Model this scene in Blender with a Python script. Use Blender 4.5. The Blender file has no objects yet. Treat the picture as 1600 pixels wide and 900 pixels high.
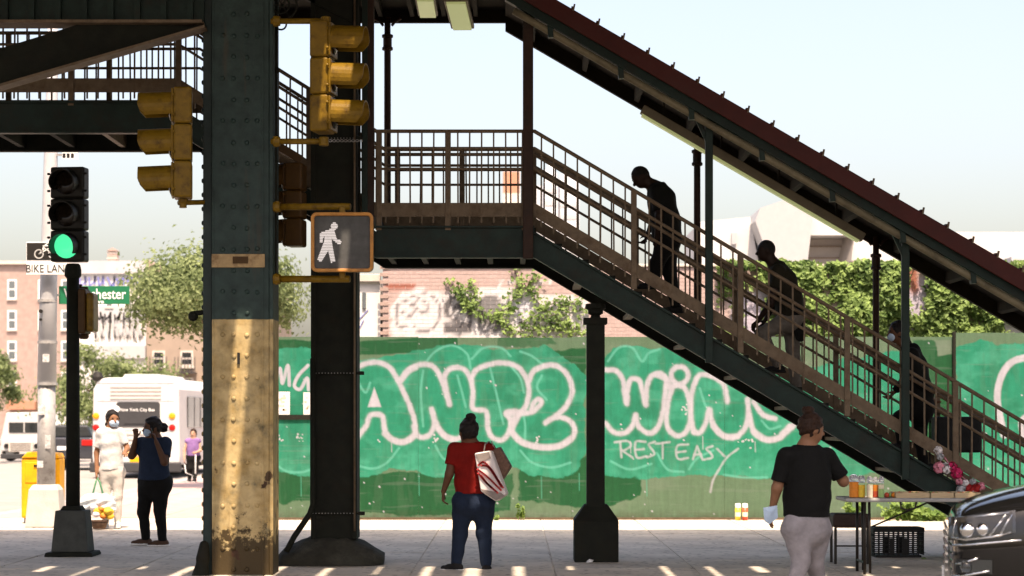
import bpy, bmesh, math, random
import numpy as np
from mathutils import Vector, Matrix
random.seed(7); RNG = np.random.default_rng(7)
SC = bpy.context.scene
COL = SC.collection
# ------------------------------------------------------------------ camera, sky, sun, exposure
FPX, CAMZ, HORIZ = 3500.0, 1.6, 655.0          # focal length in photo pixels, eye height, horizon row
cam = bpy.data.cameras.new('camera'); camo = bpy.data.objects.new('camera', cam); COL.objects.link(camo)
camo.location = (0, 0, CAMZ); camo.rotation_euler = (math.radians(90), 0, 0)
cam.sensor_width = 36.0; cam.lens = FPX / 1600 * 36; cam.shift_y = (HORIZ - 450) / 1600
cam.clip_start = 0.1; cam.clip_end = 6000
cam.dof.use_dof = True; cam.dof.focus_distance = 24.5; cam.dof.aperture_fstop = 2.6
SC.camera = camo
SUN_TO = Vector((0.08, -0.5, 1.0)).normalized()
world = bpy.data.worlds.new('World'); SC.world = world; world.use_nodes = True
wn = world.node_tree.nodes; wl = world.node_tree.links
sky = wn.new('ShaderNodeTexSky'); sky.sky_type = 'NISHITA'; sky.sun_disc = False
sky.sun_elevation = math.asin(SUN_TO.z); sky.sun_rotation = math.atan2(SUN_TO.x, SUN_TO.y)
sky.air_density = 1.0; sky.dust_density = 4.4; sky.ozone_density = 1.0
bg = wn['Background']; bg.inputs['Strength'].default_value = 0.122
wl.new(sky.outputs[0], bg.inputs['Color'])
sun = bpy.data.lights.new('sun', 'SUN'); sun.energy = 3.0; sun.angle = math.radians(0.5); sun.color = (1.0, 0.93, 0.82)
suno = bpy.data.objects.new('sun', sun); COL.objects.link(suno)
suno.rotation_euler = (-SUN_TO).to_track_quat('-Z', 'Y').to_euler()
SC.view_settings.view_transform = 'Standard'; SC.view_settings.look = 'None'
SC.view_settings.gamma = 1.0; SC.view_settings.use_curve_mapping = False
SC.view_settings.exposure = 1.56
SC.view_settings.use_white_balance = True; SC.view_settings.white_balance_temperature = 7700; SC.view_settings.white_balance_tint = 18
SC.render.engine = 'CYCLES'; SC.cycles.use_denoising = True
SC.cycles.max_bounces = 8; SC.cycles.diffuse_bounces = 4; SC.cycles.transparent_max_bounces = 12
SC.cycles.sample_clamp_indirect = 8.0

# ------------------------------------------------------------------ helpers
def P(px, py, Y):
    return Vector(((px - 800) / FPX * Y, Y, CAMZ + (HORIZ - py) / FPX * Y))
def srgb(r, g, b):
    f = lambda c: (c / 255 / 12.92) if c / 255 <= .04045 else ((c / 255 + .055) / 1.055) ** 2.4
    return (f(r), f(g), f(b))
ORG = {}
def _finish(o, parent, origin):
    COL.objects.link(o)
    if parent is not None:
        o.parent = parent; ORG[o.name] = ORG[parent.name]
    else:
        o.location = origin; ORG[o.name] = Vector(origin)
def tag(o, label=None, cat=None, group=None, kind=None):
    if label: o['label'] = label
    if cat: o['category'] = cat
    if group: o['group'] = group
    if kind: o['kind'] = kind
    return o
def thing(name, label, cat, origin, group=None):
    o = bpy.data.objects.new(name, None); o.empty_display_size = .2
    _finish(o, None, Vector(origin)); return tag(o, label, cat, group)
def structure(name, origin=(0, 0, 0)):
    o = bpy.data.objects.new(name, None); _finish(o, None, Vector(origin)); o['kind'] = 'structure'; return o
def dup(o, parent, d=(0, 0, 0), rot=None, scale=None):
    c = o.copy(); COL.objects.link(c); c.parent = parent
    c.location = Vector(o.location) + Vector(d)
    if parent is not None: ORG[c.name] = ORG[parent.name]
    if rot is not None: c.rotation_euler = rot
    if scale is not None: c.scale = scale
    return c
def dup_tree(o, d, parent=None):
    c = o.copy(); COL.objects.link(c); c.parent = parent
    if parent is None:
        c.location = Vector(o.location) + Vector(d); ORG[c.name] = ORG[o.name] + Vector(d)
    for ch in list(o.children): dup_tree(ch, (0, 0, 0), c)
    return c
def frame_of(d, up=(0, 0, 1)):
    d = Vector(d).normalized(); up = Vector(up)
    if abs(d.dot(up)) > .98: up = Vector((1, 0, 0)) if abs(d.x) < .9 else Vector((0, 1, 0))
    s = d.cross(up).normalized(); return d, s, s.cross(d).normalized()
class MB:
    def __init__(s): s.v = []; s.f = []
    def add(s, v, f):
        o = len(s.v); s.v += [tuple(p) for p in v]; s.f += [tuple(i + o for i in q) for q in f]; return s
    def box(s, x0, x1, y0, y1, z0, z1):
        x0, x1 = sorted((x0, x1)); y0, y1 = sorted((y0, y1)); z0, z1 = sorted((z0, z1))
        return s.add([(x0,y0,z0),(x1,y0,z0),(x1,y1,z0),(x0,y1,z0),(x0,y0,z1),(x1,y0,z1),(x1,y1,z1),(x0,y1,z1)],
              [(0,3,2,1),(4,5,6,7),(0,1,5,4),(1,2,6,5),(2,3,7,6),(3,0,4,7)])
    def bar(s, a, b, w, h, up=(0, 0, 1)):
        a = Vector(a); b = Vector(b); d, sd, u = frame_of(b - a, up)
        v = []
        for p in (a, b):
            for i, j in ((-1,-1),(1,-1),(1,1),(-1,1)): v.append(p + sd * (w/2*i) + u * (h/2*j))
        return s.add(v, [(0,1,2,3),(7,6,5,4),(0,4,5,1),(1,5,6,2),(2,6,7,3),(3,7,4,0)])
    def tube(s, pts, r, n=8, caps=True):
        pts = [Vector(p) for p in pts]; m = len(pts)
        rs = r if isinstance(r, (list, tuple)) else [r] * m
        v = []; f = []; prev = None
        for i, p in enumerate(pts):
            d = (pts[min(i+1, m-1)] - pts[max(i-1, 0)])
            d, sd, u = frame_of(d, prev if prev is not None else (0, 0, 1))
            prev = u
            for k in range(n):
                a = 2*math.pi*k/n; v.append(p + sd*(math.cos(a)*rs[i]) + u*(math.sin(a)*rs[i]))
        for i in range(m-1):
            for k in range(n):
                k2 = (k+1) % n; f.append((i*n+k, i*n+k2, (i+1)*n+k2, (i+1)*n+k))
        if caps: f.append(tuple(range(n))[::-1]); f.append(tuple((m-1)*n+k for k in range(n)))
        return s.add(v, f)
    def prism(s, poly, y0, y1):                       # polygon of (x, z) pushed from y0 to y1
        n = len(poly); v = [(x, y0, z) for x, z in poly] + [(x, y1, z) for x, z in poly]
        f = [tuple(range(n)), tuple(range(2*n-1, n-1, -1))] + [(i, i+n, (i+1) % n + n, (i+1) % n) for i in range(n)]
        return s.add(v, f)
    def lathe(s, c, prof, n=16, axis=(0, 0, 1)):      # prof: (radius, distance along axis)
        c = Vector(c); d, sd, u = frame_of(axis, (0, 1, 0)); v = []; f = []; m = len(prof)
        for r, h in prof:
            for k in range(n):
                a = 2*math.pi*k/n; v.append(c + d*h + sd*(math.cos(a)*r) + u*(math.sin(a)*r))
        for i in range(m-1):
            for k in range(n):
                k2 = (k+1) % n; f.append((i*n+k, i*n+k2, (i+1)*n+k2, (i+1)*n+k))
        f.append(tuple(range(n))[::-1]); f.append(tuple((m-1)*n+k for k in range(n)))
        return s.add(v, f)
    def ball(s, c, r, n=10, sc=(1, 1, 1)):
        c = Vector(c); m = n//2 + 1; v = []; f = []
        for i in range(m):
            t = math.pi*i/(m-1)
            for k in range(n):
                a = 2*math.pi*k/n
                v.append(c + Vector((math.sin(t)*math.cos(a)*r*sc[0], math.sin(t)*math.sin(a)*r*sc[1], math.cos(t)*r*sc[2])))
        for i in range(m-1):
            for k in range(n):
                k2 = (k+1) % n; f.append((i*n+k, (i+1)*n+k, (i+1)*n+k2, i*n+k2))
        return s.add(v, f)
    def strip(s, pts, w, y, dy=.004):                 # flat ribbon in an XZ plane, pushed dy deep
        pts = [Vector((p[0], y, p[1])) for p in pts]
        for a, b in zip(pts[:-1], pts[1:]):
            d = (b - a).normalized(); e = d * (w*.3)
            s.bar(a - e, b + e, dy, w, up=(d.z, 0, -d.x) if abs(d.z) < .999 else (1, 0, 0))
        return s
    def build(s, name, mat, parent=None, origin=None, bevel=0, smooth=False, seg=2):
        if origin is None and parent is None:
            a = np.array(s.v); origin = ((a[:,0].min()+a[:,0].max())/2, (a[:,1].min()+a[:,1].max())/2, a[:,2].min())
        o0 = ORG[parent.name] if parent is not None else Vector(origin)
        a = np.array(s.v, dtype=float) - np.array(o0)
        me = bpy.data.meshes.new(name); me.from_pydata(a.tolist(), [], s.f); me.validate()
        bm = bmesh.new(); bm.from_mesh(me); bmesh.ops.recalc_face_normals(bm, faces=bm.faces); bm.to_mesh(me); bm.free()
        me.materials.append(mat)
        if smooth: me.polygons.foreach_set('use_smooth', [True]*len(me.polygons))
        o = bpy.data.objects.new(name, me); _finish(o, parent, origin)
        if bevel:
            m = o.modifiers.new('bevel', 'BEVEL'); m.width = bevel; m.segments = seg; m.limit_method = 'ANGLE'; m.angle_limit = .6
        return o
def text_mesh(txt, size, name, mat, parent, loc, rot=(math.pi/2, 0, 0), align='CENTER', sx=1.0, bold=0.0):
    cu = bpy.data.curves.new(name, 'FONT'); cu.body = txt; cu.size = size; cu.align_x = align; cu.extrude = .001; cu.offset = bold
    cu.resolution_u = 3
    to = bpy.data.objects.new('tmp', cu); COL.objects.link(to)
    bpy.context.view_layer.update()
    me = bpy.data.meshes.new_from_object(to.evaluated_get(bpy.context.evaluated_depsgraph_get()))
    bpy.data.objects.remove(to); bpy.data.curves.remove(cu)
    me.materials.clear(); me.materials.append(mat)
    o = bpy.data.objects.new(name, me); COL.objects.link(o); o.parent = parent; ORG[o.name] = ORG[parent.name]
    o.location = Vector(loc) - ORG[parent.name]; o.rotation_euler = rot; o.scale = (sx, 1, 1)
    return o

# ------------------------------------------------------------------ materials
M = {}
def mat(name, col, rough=.6, metal=0.0, var=.15, vs=6.0, bump=.0, bs=40.0, spec=.22, dirt=None, dirt_amt=.5, ds=3.0, coat=0.0, stretch=None, trans=0.0):
    m = bpy.data.materials.new(name); m.use_nodes = True; nt = m.node_tree; N = nt.nodes; L = nt.links
    b = N['Principled BSDF']; b.inputs['Roughness'].default_value = rough; b.inputs['Metallic'].default_value = metal
    b.inputs['Specular IOR Level'].default_value = spec; b.inputs['Coat Weight'].default_value = coat
    tc = N.new('ShaderNodeTexCoord'); src = tc.outputs['Object']
    if stretch:
        mp = N.new('ShaderNodeMapping'); mp.inputs['Scale'].default_value = stretch; L.new(src, mp.inputs[0]); src = mp.outputs[0]
    n1 = N.new('ShaderNodeTexNoise'); n1.inputs['Scale'].default_value = vs; n1.inputs['Detail'].default_value = 5; n1.inputs['Roughness'].default_value = .65
    L.new(src, n1.inputs['Vector'])
    mr = N.new('ShaderNodeMapRange'); mr.inputs['From Min'].default_value = .3; mr.inputs['From Max'].default_value = .7
    mr.inputs['To Min'].default_value = 1 - var; mr.inputs['To Max'].default_value = 1 + var; L.new(n1.outputs['Fac'], mr.inputs['Value'])
    mx = N.new('ShaderNodeVectorMath'); mx.operation = 'SCALE'; mx.inputs[0].default_value = col; L.new(mr.outputs[0], mx.inputs['Scale'])
    out = mx.outputs[0]
    if dirt is not None:
        n2 = N.new('ShaderNodeTexNoise'); n2.inputs['Scale'].default_value = ds; n2.inputs['Detail'].default_value = 8; n2.inputs['Roughness'].default_value = .7
        L.new(src, n2.inputs['Vector'])
        r2 = N.new('ShaderNodeMapRange'); r2.inputs['From Min'].default_value = .5; r2.inputs['From Max'].default_value = .68; r2.inputs['To Max'].default_value = dirt_amt
        L.new(n2.outputs['Fac'], r2.inputs['Value'])
        mm = N.new('ShaderNodeMix'); mm.data_type = 'RGBA'; L.new(r2.outputs[0], mm.inputs[0]); L.new(out, mm.inputs[6]); mm.inputs[7].default_value = (*dirt, 1)
        out = mm.outputs[2]
    L.new(out, b.inputs['Base Color'])
    if bump:
        n3 = N.new('ShaderNodeTexNoise'); n3.inputs['Scale'].default_value = bs; n3.inputs['Detail'].default_value = 4; L.new(src, n3.inputs['Vector'])
        bp = N.new('ShaderNodeBump'); bp.inputs['Strength'].default_value = bump; bp.inputs['Distance'].default_value = .02
        L.new(n3.outputs['Fac'], bp.inputs['Height']); L.new(bp.outputs[0], b.inputs['Normal'])
    if trans: b.inputs['Transmission Weight'].default_value = trans
    M[name] = m; return m
def mat_attr(name, rough=.75, bump=.25, bs=60.0, var=.08):
    m = mat(name, (1, 1, 1), rough, var=var, vs=14, bump=bump, bs=bs); nt = m.node_tree; N = nt.nodes; L = nt.links
    at = N.new('ShaderNodeAttribute'); at.attribute_name = 'paint'
    vm = [n for n in N if n.type == 'VECT_MATH'][0]; L.new(at.outputs['Color'], vm.inputs[0]); return m
def mat_emit(name, col, strength):
    m = bpy.data.materials.new(name); m.use_nodes = True; N = m.node_tree.nodes
    b = N['Principled BSDF']; b.inputs['Base Color'].default_value = (*[c*.6 for c in col], 1)
    b.inputs['Emission Color'].default_value = (*col, 1); b.inputs['Emission Strength'].default_value = strength
    b.inputs['Roughness'].default_value = .35; M[name] = m; return m
RUST = (.10, .035, .012)
mat('asphalt', (.10, .098, .095), .9, var=.25, vs=3, bump=.4, bs=120)
mat('asphalt_pale', (.27, .25, .23), .9, var=.15, vs=1.2, bump=.3, bs=90)
mat('concrete', (.58, .515, .43), .88, var=.16, vs=1.7, bump=.25, bs=90, dirt=(.34, .30, .255), dirt_amt=.5, ds=1.3)
mat('concrete_dark', (.035, .034, .026), .9, var=.3, vs=5, bump=.6, bs=25, dirt=(.075, .07, .055), dirt_amt=.6, ds=4)
m = M['concrete']; nt = m.node_tree; N = nt.nodes; L = nt.links; b = N['Principled BSDF']; src = b.inputs['Base Color'].links[0].from_socket
gp_ = N.new('ShaderNodeNewGeometry')
for sc_, lo_, hi_, col_, am_ in ((8.0, .24, .19, (.17, .15, .125), .8), (2.1, .12, .07, (.20, .18, .15), .6)):      # trodden gum and drip stains
    vo = N.new('ShaderNodeTexVoronoi'); vo.inputs['Scale'].default_value = sc_; L.new(gp_.outputs['Position'], vo.inputs['Vector'])
    nn_ = N.new('ShaderNodeTexNoise'); nn_.inputs['Scale'].default_value = sc_*3; L.new(gp_.outputs['Position'], nn_.inputs['Vector'])
    ad = N.new('ShaderNodeMath'); ad.operation = 'MULTIPLY_ADD'; ad.inputs[1].default_value = .12; L.new(nn_.outputs['Fac'], ad.inputs[0]); L.new(vo.outputs['Distance'], ad.inputs[2])
    mr_ = N.new('ShaderNodeMapRange'); mr_.inputs['From Min'].default_value = lo_+.06; mr_.inputs['From Max'].default_value = hi_+.06; mr_.inputs['To Max'].default_value = am_; L.new(ad.outputs[0], mr_.inputs['Value'])
    mm_ = N.new('ShaderNodeMix'); mm_.data_type = 'RGBA'; L.new(mr_.outputs[0], mm_.inputs[0]); L.new(src, mm_.inputs[6]); mm_.inputs[7].default_value = (*col_, 1); src = mm_.outputs[2]
wp = N.new('ShaderNodeTexNoise'); wp.inputs['Scale'].default_value = .5; wp.inputs['Detail'].default_value = 7; wp.inputs['Roughness'].default_value = .65; L.new(gp_.outputs['Position'], wp.inputs['Vector'])
wr = N.new('ShaderNodeMapRange'); wr.inputs['From Min'].default_value = .35; wr.inputs['From Max'].default_value = .65; wr.inputs['To Min'].default_value = .86; wr.inputs['To Max'].default_value = 1.10; L.new(wp.outputs['Fac'], wr.inputs['Value'])
wm = N.new('ShaderNodeVectorMath'); wm.operation = 'SCALE'; L.new(src, wm.inputs[0]); L.new(wr.outputs[0], wm.inputs['Scale']); L.new(wm.outputs[0], b.inputs['Base Color'])
mat('kerbstone', (.33, .31, .30), .85, var=.18, vs=4, bump=.3)
mat('paver_pink', (.42, .30, .27), .9, var=.14, vs=3, bump=.2)
mat('steel_green', (.010, .023, .018), .55, var=.3, vs=5, bump=.12, bs=30, dirt=(.022, .013, .007), dirt_amt=.5, ds=4)
mat('flange_shade', (.018, .032, .030), .5, var=.28, vs=6, bump=.15, bs=26, dirt=(.025, .017, .009), dirt_amt=.45, ds=3)
mat('steel_dark', (.0095, .0105, .0065), .78, var=.35, vs=6, bump=.2, bs=25, dirt=(.014, .010, .005), dirt_amt=.6, ds=4)
mat('rail_brown', (.150, .106, .068), .6, var=.25, vs=8, bump=.15, bs=40, dirt=(.08, .042, .018), dirt_amt=.6, ds=6)
mat('post_brown', (.030, .012, .006), .55, var=.3, vs=8, bump=.1, dirt=(.010, .012, .008), dirt_amt=.7, ds=3)
mat('maroon', (.060, .0065, .004), .5, var=.2, vs=4, bump=.1, bs=20, dirt=(.03, .012, .009), dirt_amt=.5, ds=2)
mat('pipe_cream', (.19, .16, .10), .6, var=.2, vs=6, dirt=(.05, .04, .025), dirt_amt=.8, ds=3)
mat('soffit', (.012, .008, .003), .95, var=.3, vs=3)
mat('lamp_housing', (.16, .13, .085), .5, var=.15, vs=5)
mat_emit('lamp_tube', (.50, .60, .28), .14)
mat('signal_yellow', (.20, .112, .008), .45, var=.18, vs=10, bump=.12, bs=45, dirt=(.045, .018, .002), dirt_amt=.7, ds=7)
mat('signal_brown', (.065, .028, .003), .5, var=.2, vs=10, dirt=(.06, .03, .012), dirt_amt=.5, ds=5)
mat('signal_dark', (.016, .014, .010), .55, var=.2, vs=10, bump=.05)
mat('lens_dark', (.012,.008,.005), .15, var=.2, vs=20)
mat_emit('lens_green', (.01, .60, .29), .55)
mat_emit('walk_white', (.8, .8, .82), .22)
mat('walk_screen', (.085, .085, .082), .6, var=.25, vs=9, bump=.3, bs=160)
mat('galv', (.40, .39, .38), .6, .3, var=.15, vs=5, bump=.1, dirt=(.18, .16, .15), dirt_amt=.7, ds=7)
mat('white_paint', (.6,.59,.57), .5, var=.05, vs=4)
mat('white_wall', (.62, .60, .58), .8, var=.06, vs=1.5, bump=.1)
mat('grey_wall', (.40, .40, .41), .85, var=.1, vs=1.2)
mat('black_paint', (.012, .011, .010), .5, var=.2)
mat('ink_black', (.02, .018, .016), .6, var=.05)
mat('ink_blue', (.16, .17, .42), .7, var=.1)
mat('sign_green', (.010, .16, .075), .4, var=.08)
mat('sign_white', (.80, .79, .77), .45, var=.04)
mat('yellow_plastic', (.75, .36, .015), .45, var=.12, vs=5, dirt=(.3, .14, .02), dirt_amt=.4)
mat('glass_dark', (.018, .022, .024), .08, var=.1, spec=.8)
mat('glass_mid', (.10, .12, .13), .1, var=.1, spec=.8)
mat('rubber', (.012, .012, .012), .85, var=.2)
mat('chrome', (.75, .75, .76), .12, 1.0, var=.03)
mat('alu', (.45, .45, .45), .35, .8, var=.1)
mat('car_black', (.005, .005, .005), .10, var=.1, spec=.2, coat=.55); M['car_black'].node_tree.nodes['Principled BSDF'].inputs['Coat IOR'].default_value = 1.5; M['car_black'].node_tree.nodes['Principled BSDF'].inputs['Coat Roughness'].default_value = .04
mat('car_clear', (.92, .94, .95), .0, var=.01, trans=1.0)
mat('red_plastic', (.42, .012, .010), .25, var=.08)
mat('amber_plastic', (.75, .28, .02), .25, var=.08)
mat('bus_white', (.50, .49, .48), .35, var=.04, vs=2, dirt=(.5, .47, .42), dirt_amt=.3)
mat('bus_dark', (.04, .04, .042), .5, var=.1)
mat('bark', (.10, .075, .05), .9, var=.3, vs=8, bump=.6, bs=25)
mat('brick_far', (.32, .235, .205), .9, var=.16, vs=2.5, bump=.1)
mat('tan_far', (.27, .21, .165), .9, var=.12, vs=1.0)
mat('shed_white', (.50, .49, .48), .8, var=.06, vs=.8, dirt=(.40, .38, .35), dirt_amt=.4, ds=.7)
mat('stone_trim', (.5, .45, .4), .85, var=.1)
mat('mortar', (.46, .40, .38), .95, var=.12, vs=4)
mat('orange_far', (.42, .20, .13), .9, var=.1)
mat('wood_pale', (.50, .37, .22), .6, var=.2, vs=4, stretch=(1, 8, 8))
mat('table_top', (.36, .35, .33), .55, var=.1)
mat('table_metal', (.025, .020, .016), .45, var=.2)
mat('crate_black', (.014, .013, .012), .6, var=.2)
mat('bag_black', (.010, .010, .010), .7, var=.3, bump=.3, bs=20)
mat('weed', (.13, .22, .035), .7, var=.4, vs=9)
mat('ply_plain', (.17, .215, .13), .85, var=.15, vs=2, bump=.2)
mat('clear_cup', (.85, .87, .88), .08, var=.02, trans=.75)
for nm, c in (('juice_orange', (.80, .26, .04)), ('juice_yellow', (.80, .56, .07)), ('juice_red', (.62, .10, .05)), ('juice_green', (.30, .48, .18)), ('juice_cream', (.75, .66, .48))):
    mat(nm, c, .3, var=.12, vs=30)
def foliage(name, dark, light, trans=.35, sc=2.2):
    m = bpy.data.materials.new(name); m.use_nodes = True; nt = m.node_tree; N = nt.nodes; L = nt.links
    b = N['Principled BSDF']; b.inputs['Roughness'].default_value = .6; b.inputs['Specular IOR Level'].default_value = .3
    tc = N.new('ShaderNodeTexCoord'); n1 = N.new('ShaderNodeTexNoise'); n1.inputs['Scale'].default_value = sc; n1.inputs['Detail'].default_value = 6
    L.new(tc.outputs['Object'], n1.inputs['Vector'])
    cr = N.new('ShaderNodeValToRGB'); cr.color_ramp.elements[0].position = .34; cr.color_ramp.elements[1].position = .68
    cr.color_ramp.elements[0].color = (*dark, 1); cr.color_ramp.elements[1].color = (*light, 1)
    L.new(n1.outputs['Fac'], cr.inputs[0]); L.new(cr.outputs[0], b.inputs['Base Color'])
    tr = N.new('ShaderNodeBsdfTranslucent'); L.new(cr.outputs[0], tr.inputs[0]); ms = N.new('ShaderNodeMixShader'); ms.inputs[0].default_value = trans
    L.new(b.outputs[0], ms.inputs[1]); L.new(tr.outputs[0], ms.inputs[2]); L.new(ms.outputs[0], N['Material Output'].inputs[0]); M[name] = m
foliage('leaf_tree', (.09, .13, .045), (.30, .36, .16), trans=.45)
foliage('leaf_ivy', (.04, .09, .016), (.28, .40, .12), sc=5.5)
foliage('leaf_bush', (.07, .15, .03), (.22, .32, .08), sc=6)
def leaves(c, nrm, size, name, m, parent, aspect=.62, fold=.25, rng=RNG):
    """many small folded leaves, each four corners and two triangles, at centres c with outward directions nrm"""
    n = len(c); size = np.broadcast_to(size, n)[:, None]
    a = rng.normal(size=(n, 3)); nrm = nrm / (np.linalg.norm(nrm, axis=1, keepdims=True) + 1e-9)
    t = a - nrm * (a * nrm).sum(1, keepdims=True); t /= np.linalg.norm(t, axis=1, keepdims=True) + 1e-9
    b = np.cross(nrm, t)
    v = np.stack([c - t*size*.5, c + b*size*.5*aspect + nrm*size*fold*.5, c + t*size*.5, c - b*size*.5*aspect + nrm*size*fold*.5], 1).reshape(-1, 3)
    i = np.arange(n)[:, None]*4; f = np.concatenate([i + np.array([[0, 1, 2]]), i + np.array([[0, 2, 3]])], 1).reshape(-1, 3)
    v = v - np.array(ORG[parent.name])
    me = bpy.data.meshes.new(name); me.from_pydata(v.tolist(), [], f.tolist()); me.materials.append(m)
    o = bpy.data.objects.new(name, me); _finish(o, parent, None); return o

# ------------------------------------------------------------------ numpy paint fields and signed-distance meshes
def vnoise(x, y, seed=0, octs=3):
    r = np.random.default_rng(seed); T = r.random((64, 64)); out = 0; amp = 1; tot = 0
    for k in range(octs):
        xi = np.floor(x).astype(int); yi = np.floor(y).astype(int); fx = x - xi; fy = y - yi
        fx = fx*fx*(3-2*fx); fy = fy*fy*(3-2*fy); g = lambda i, j: T[i % 64, j % 64]
        out = out + amp*((g(xi, yi)*(1-fx) + g(xi+1, yi)*fx)*(1-fy) + (g(xi, yi+1)*(1-fx) + g(xi+1, yi+1)*fx)*fy)
        tot += amp; amp *= .5; x = x*2.03 + 11.3; y = y*2.03 + 5.7
    return out / tot
def smooth_line(pts, n=6, closed=False):
    p = [np.array(q, float) for q in pts]
    if closed: p = [p[-1]] + p + [p[0], p[1]]
    else: p = [2*p[0]-p[1]] + p + [2*p[-1]-p[-2]]
    out = []
    for i in range(1, len(p)-2):
        for k in range(n):
            t = k/n; a, b, c, d = p[i-1], p[i], p[i+1], p[i+2]
            out.append(.5*((2*b) + (c-a)*t + (2*a-5*b+4*c-d)*t*t + (3*b-a-3*c+d)*t**3))
    out.append(p[-2]); return out
def seg_dist(X, Y, pts):
    d = np.full(X.shape, 1e9)
    for a, b in zip(pts[:-1], pts[1:]):
        ex, ey = b[0]-a[0], b[1]-a[1]; l = ex*ex + ey*ey + 1e-9
        t = np.clip(((X-a[0])*ex + (Y-a[1])*ey)/l, 0, 1)
        d = np.minimum(d, np.hypot(X-a[0]-t*ex, Y-a[1]-t*ey))
    return d
class Paint:
    """a sheet of colour on a grid; coordinates are photo pixels at the sheet's own distance"""
    def __init__(s, X, Y, base): s.X = X; s.Y = Y; s.c = np.tile(np.array(base, float), X.shape + (1,)).reshape(X.shape + (3,))
    def blend(s, a, col, sl=None):
        c = s.c if sl is None else s.c[sl]; c[...] = c*(1-a[..., None]) + np.array(col)*a[..., None]
    def window(s, pts, m):
        xs = [p[0] for p in pts]; ys = [p[1] for p in pts]
        gx = s.X[:, 0]; gy = s.Y[0, :]
        i0, i1 = np.searchsorted(gx, [min(xs)-m, max(xs)+m]); j0, j1 = np.searchsorted(gy, [min(ys)-m, max(ys)+m])
        return (slice(i0, i1), slice(j0, j1))
    def stroke(s, pts, w, col, soft=1.2, alpha=1.0, smooth=True, closed=False, rough=0.0):
        if smooth: pts = smooth_line(pts, closed=closed)
        sl = s.window(pts, w+soft+6)
        if s.X[sl].size == 0: return
        X, Y = s.X[sl], s.Y[sl]; d = seg_dist(X, Y, pts)
        if rough: d = d + (vnoise(X/5, Y/5, 3)-.5)*rough
        a = np.clip((w + soft - d)/(2*soft), 0, 1); a = a*a*(3-2*a)*alpha
        s.blend(a, col, sl)
    def poly(s, pts, col, alpha=1.0, edge=4.0, scale=14.0, seed=1, soft=1.0):
        sl = s.window(pts, edge+4)
        if s.X[sl].size == 0: return
        X, Y = s.X[sl], s.Y[sl]
        q = [np.array(p, float) for p in pts] + [np.array(pts[0], float)]
        d = seg_dist(X, Y, q); ins = np.zeros(X.shape, bool)
        for a, b in zip(q[:-1], q[1:]):
            if a[1] == b[1]: continue
            ins ^= ((a[1] > Y) != (b[1] > Y)) & (X < (b[0]-a[0])*(Y-a[1])/(b[1]-a[1]) + a[0])
        sd = np.where(ins, -d, d) + (vnoise(X/scale, Y/scale, seed)-.5)*2*edge + (vnoise(X/3, Y/3, seed+9)-.5)*edge*.5
        a = np.clip((soft - sd)/(2*soft), 0, 1)*alpha
        s.blend(a, col, sl)
def paint_mesh(me, cols):
    at = me.color_attributes.new('paint', 'FLOAT_COLOR', 'POINT')
    a = np.ones((len(me.vertices), 4), np.float32); a[:len(cols), :3] = cols; at.data.foreach_set('color', a.ravel())

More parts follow.
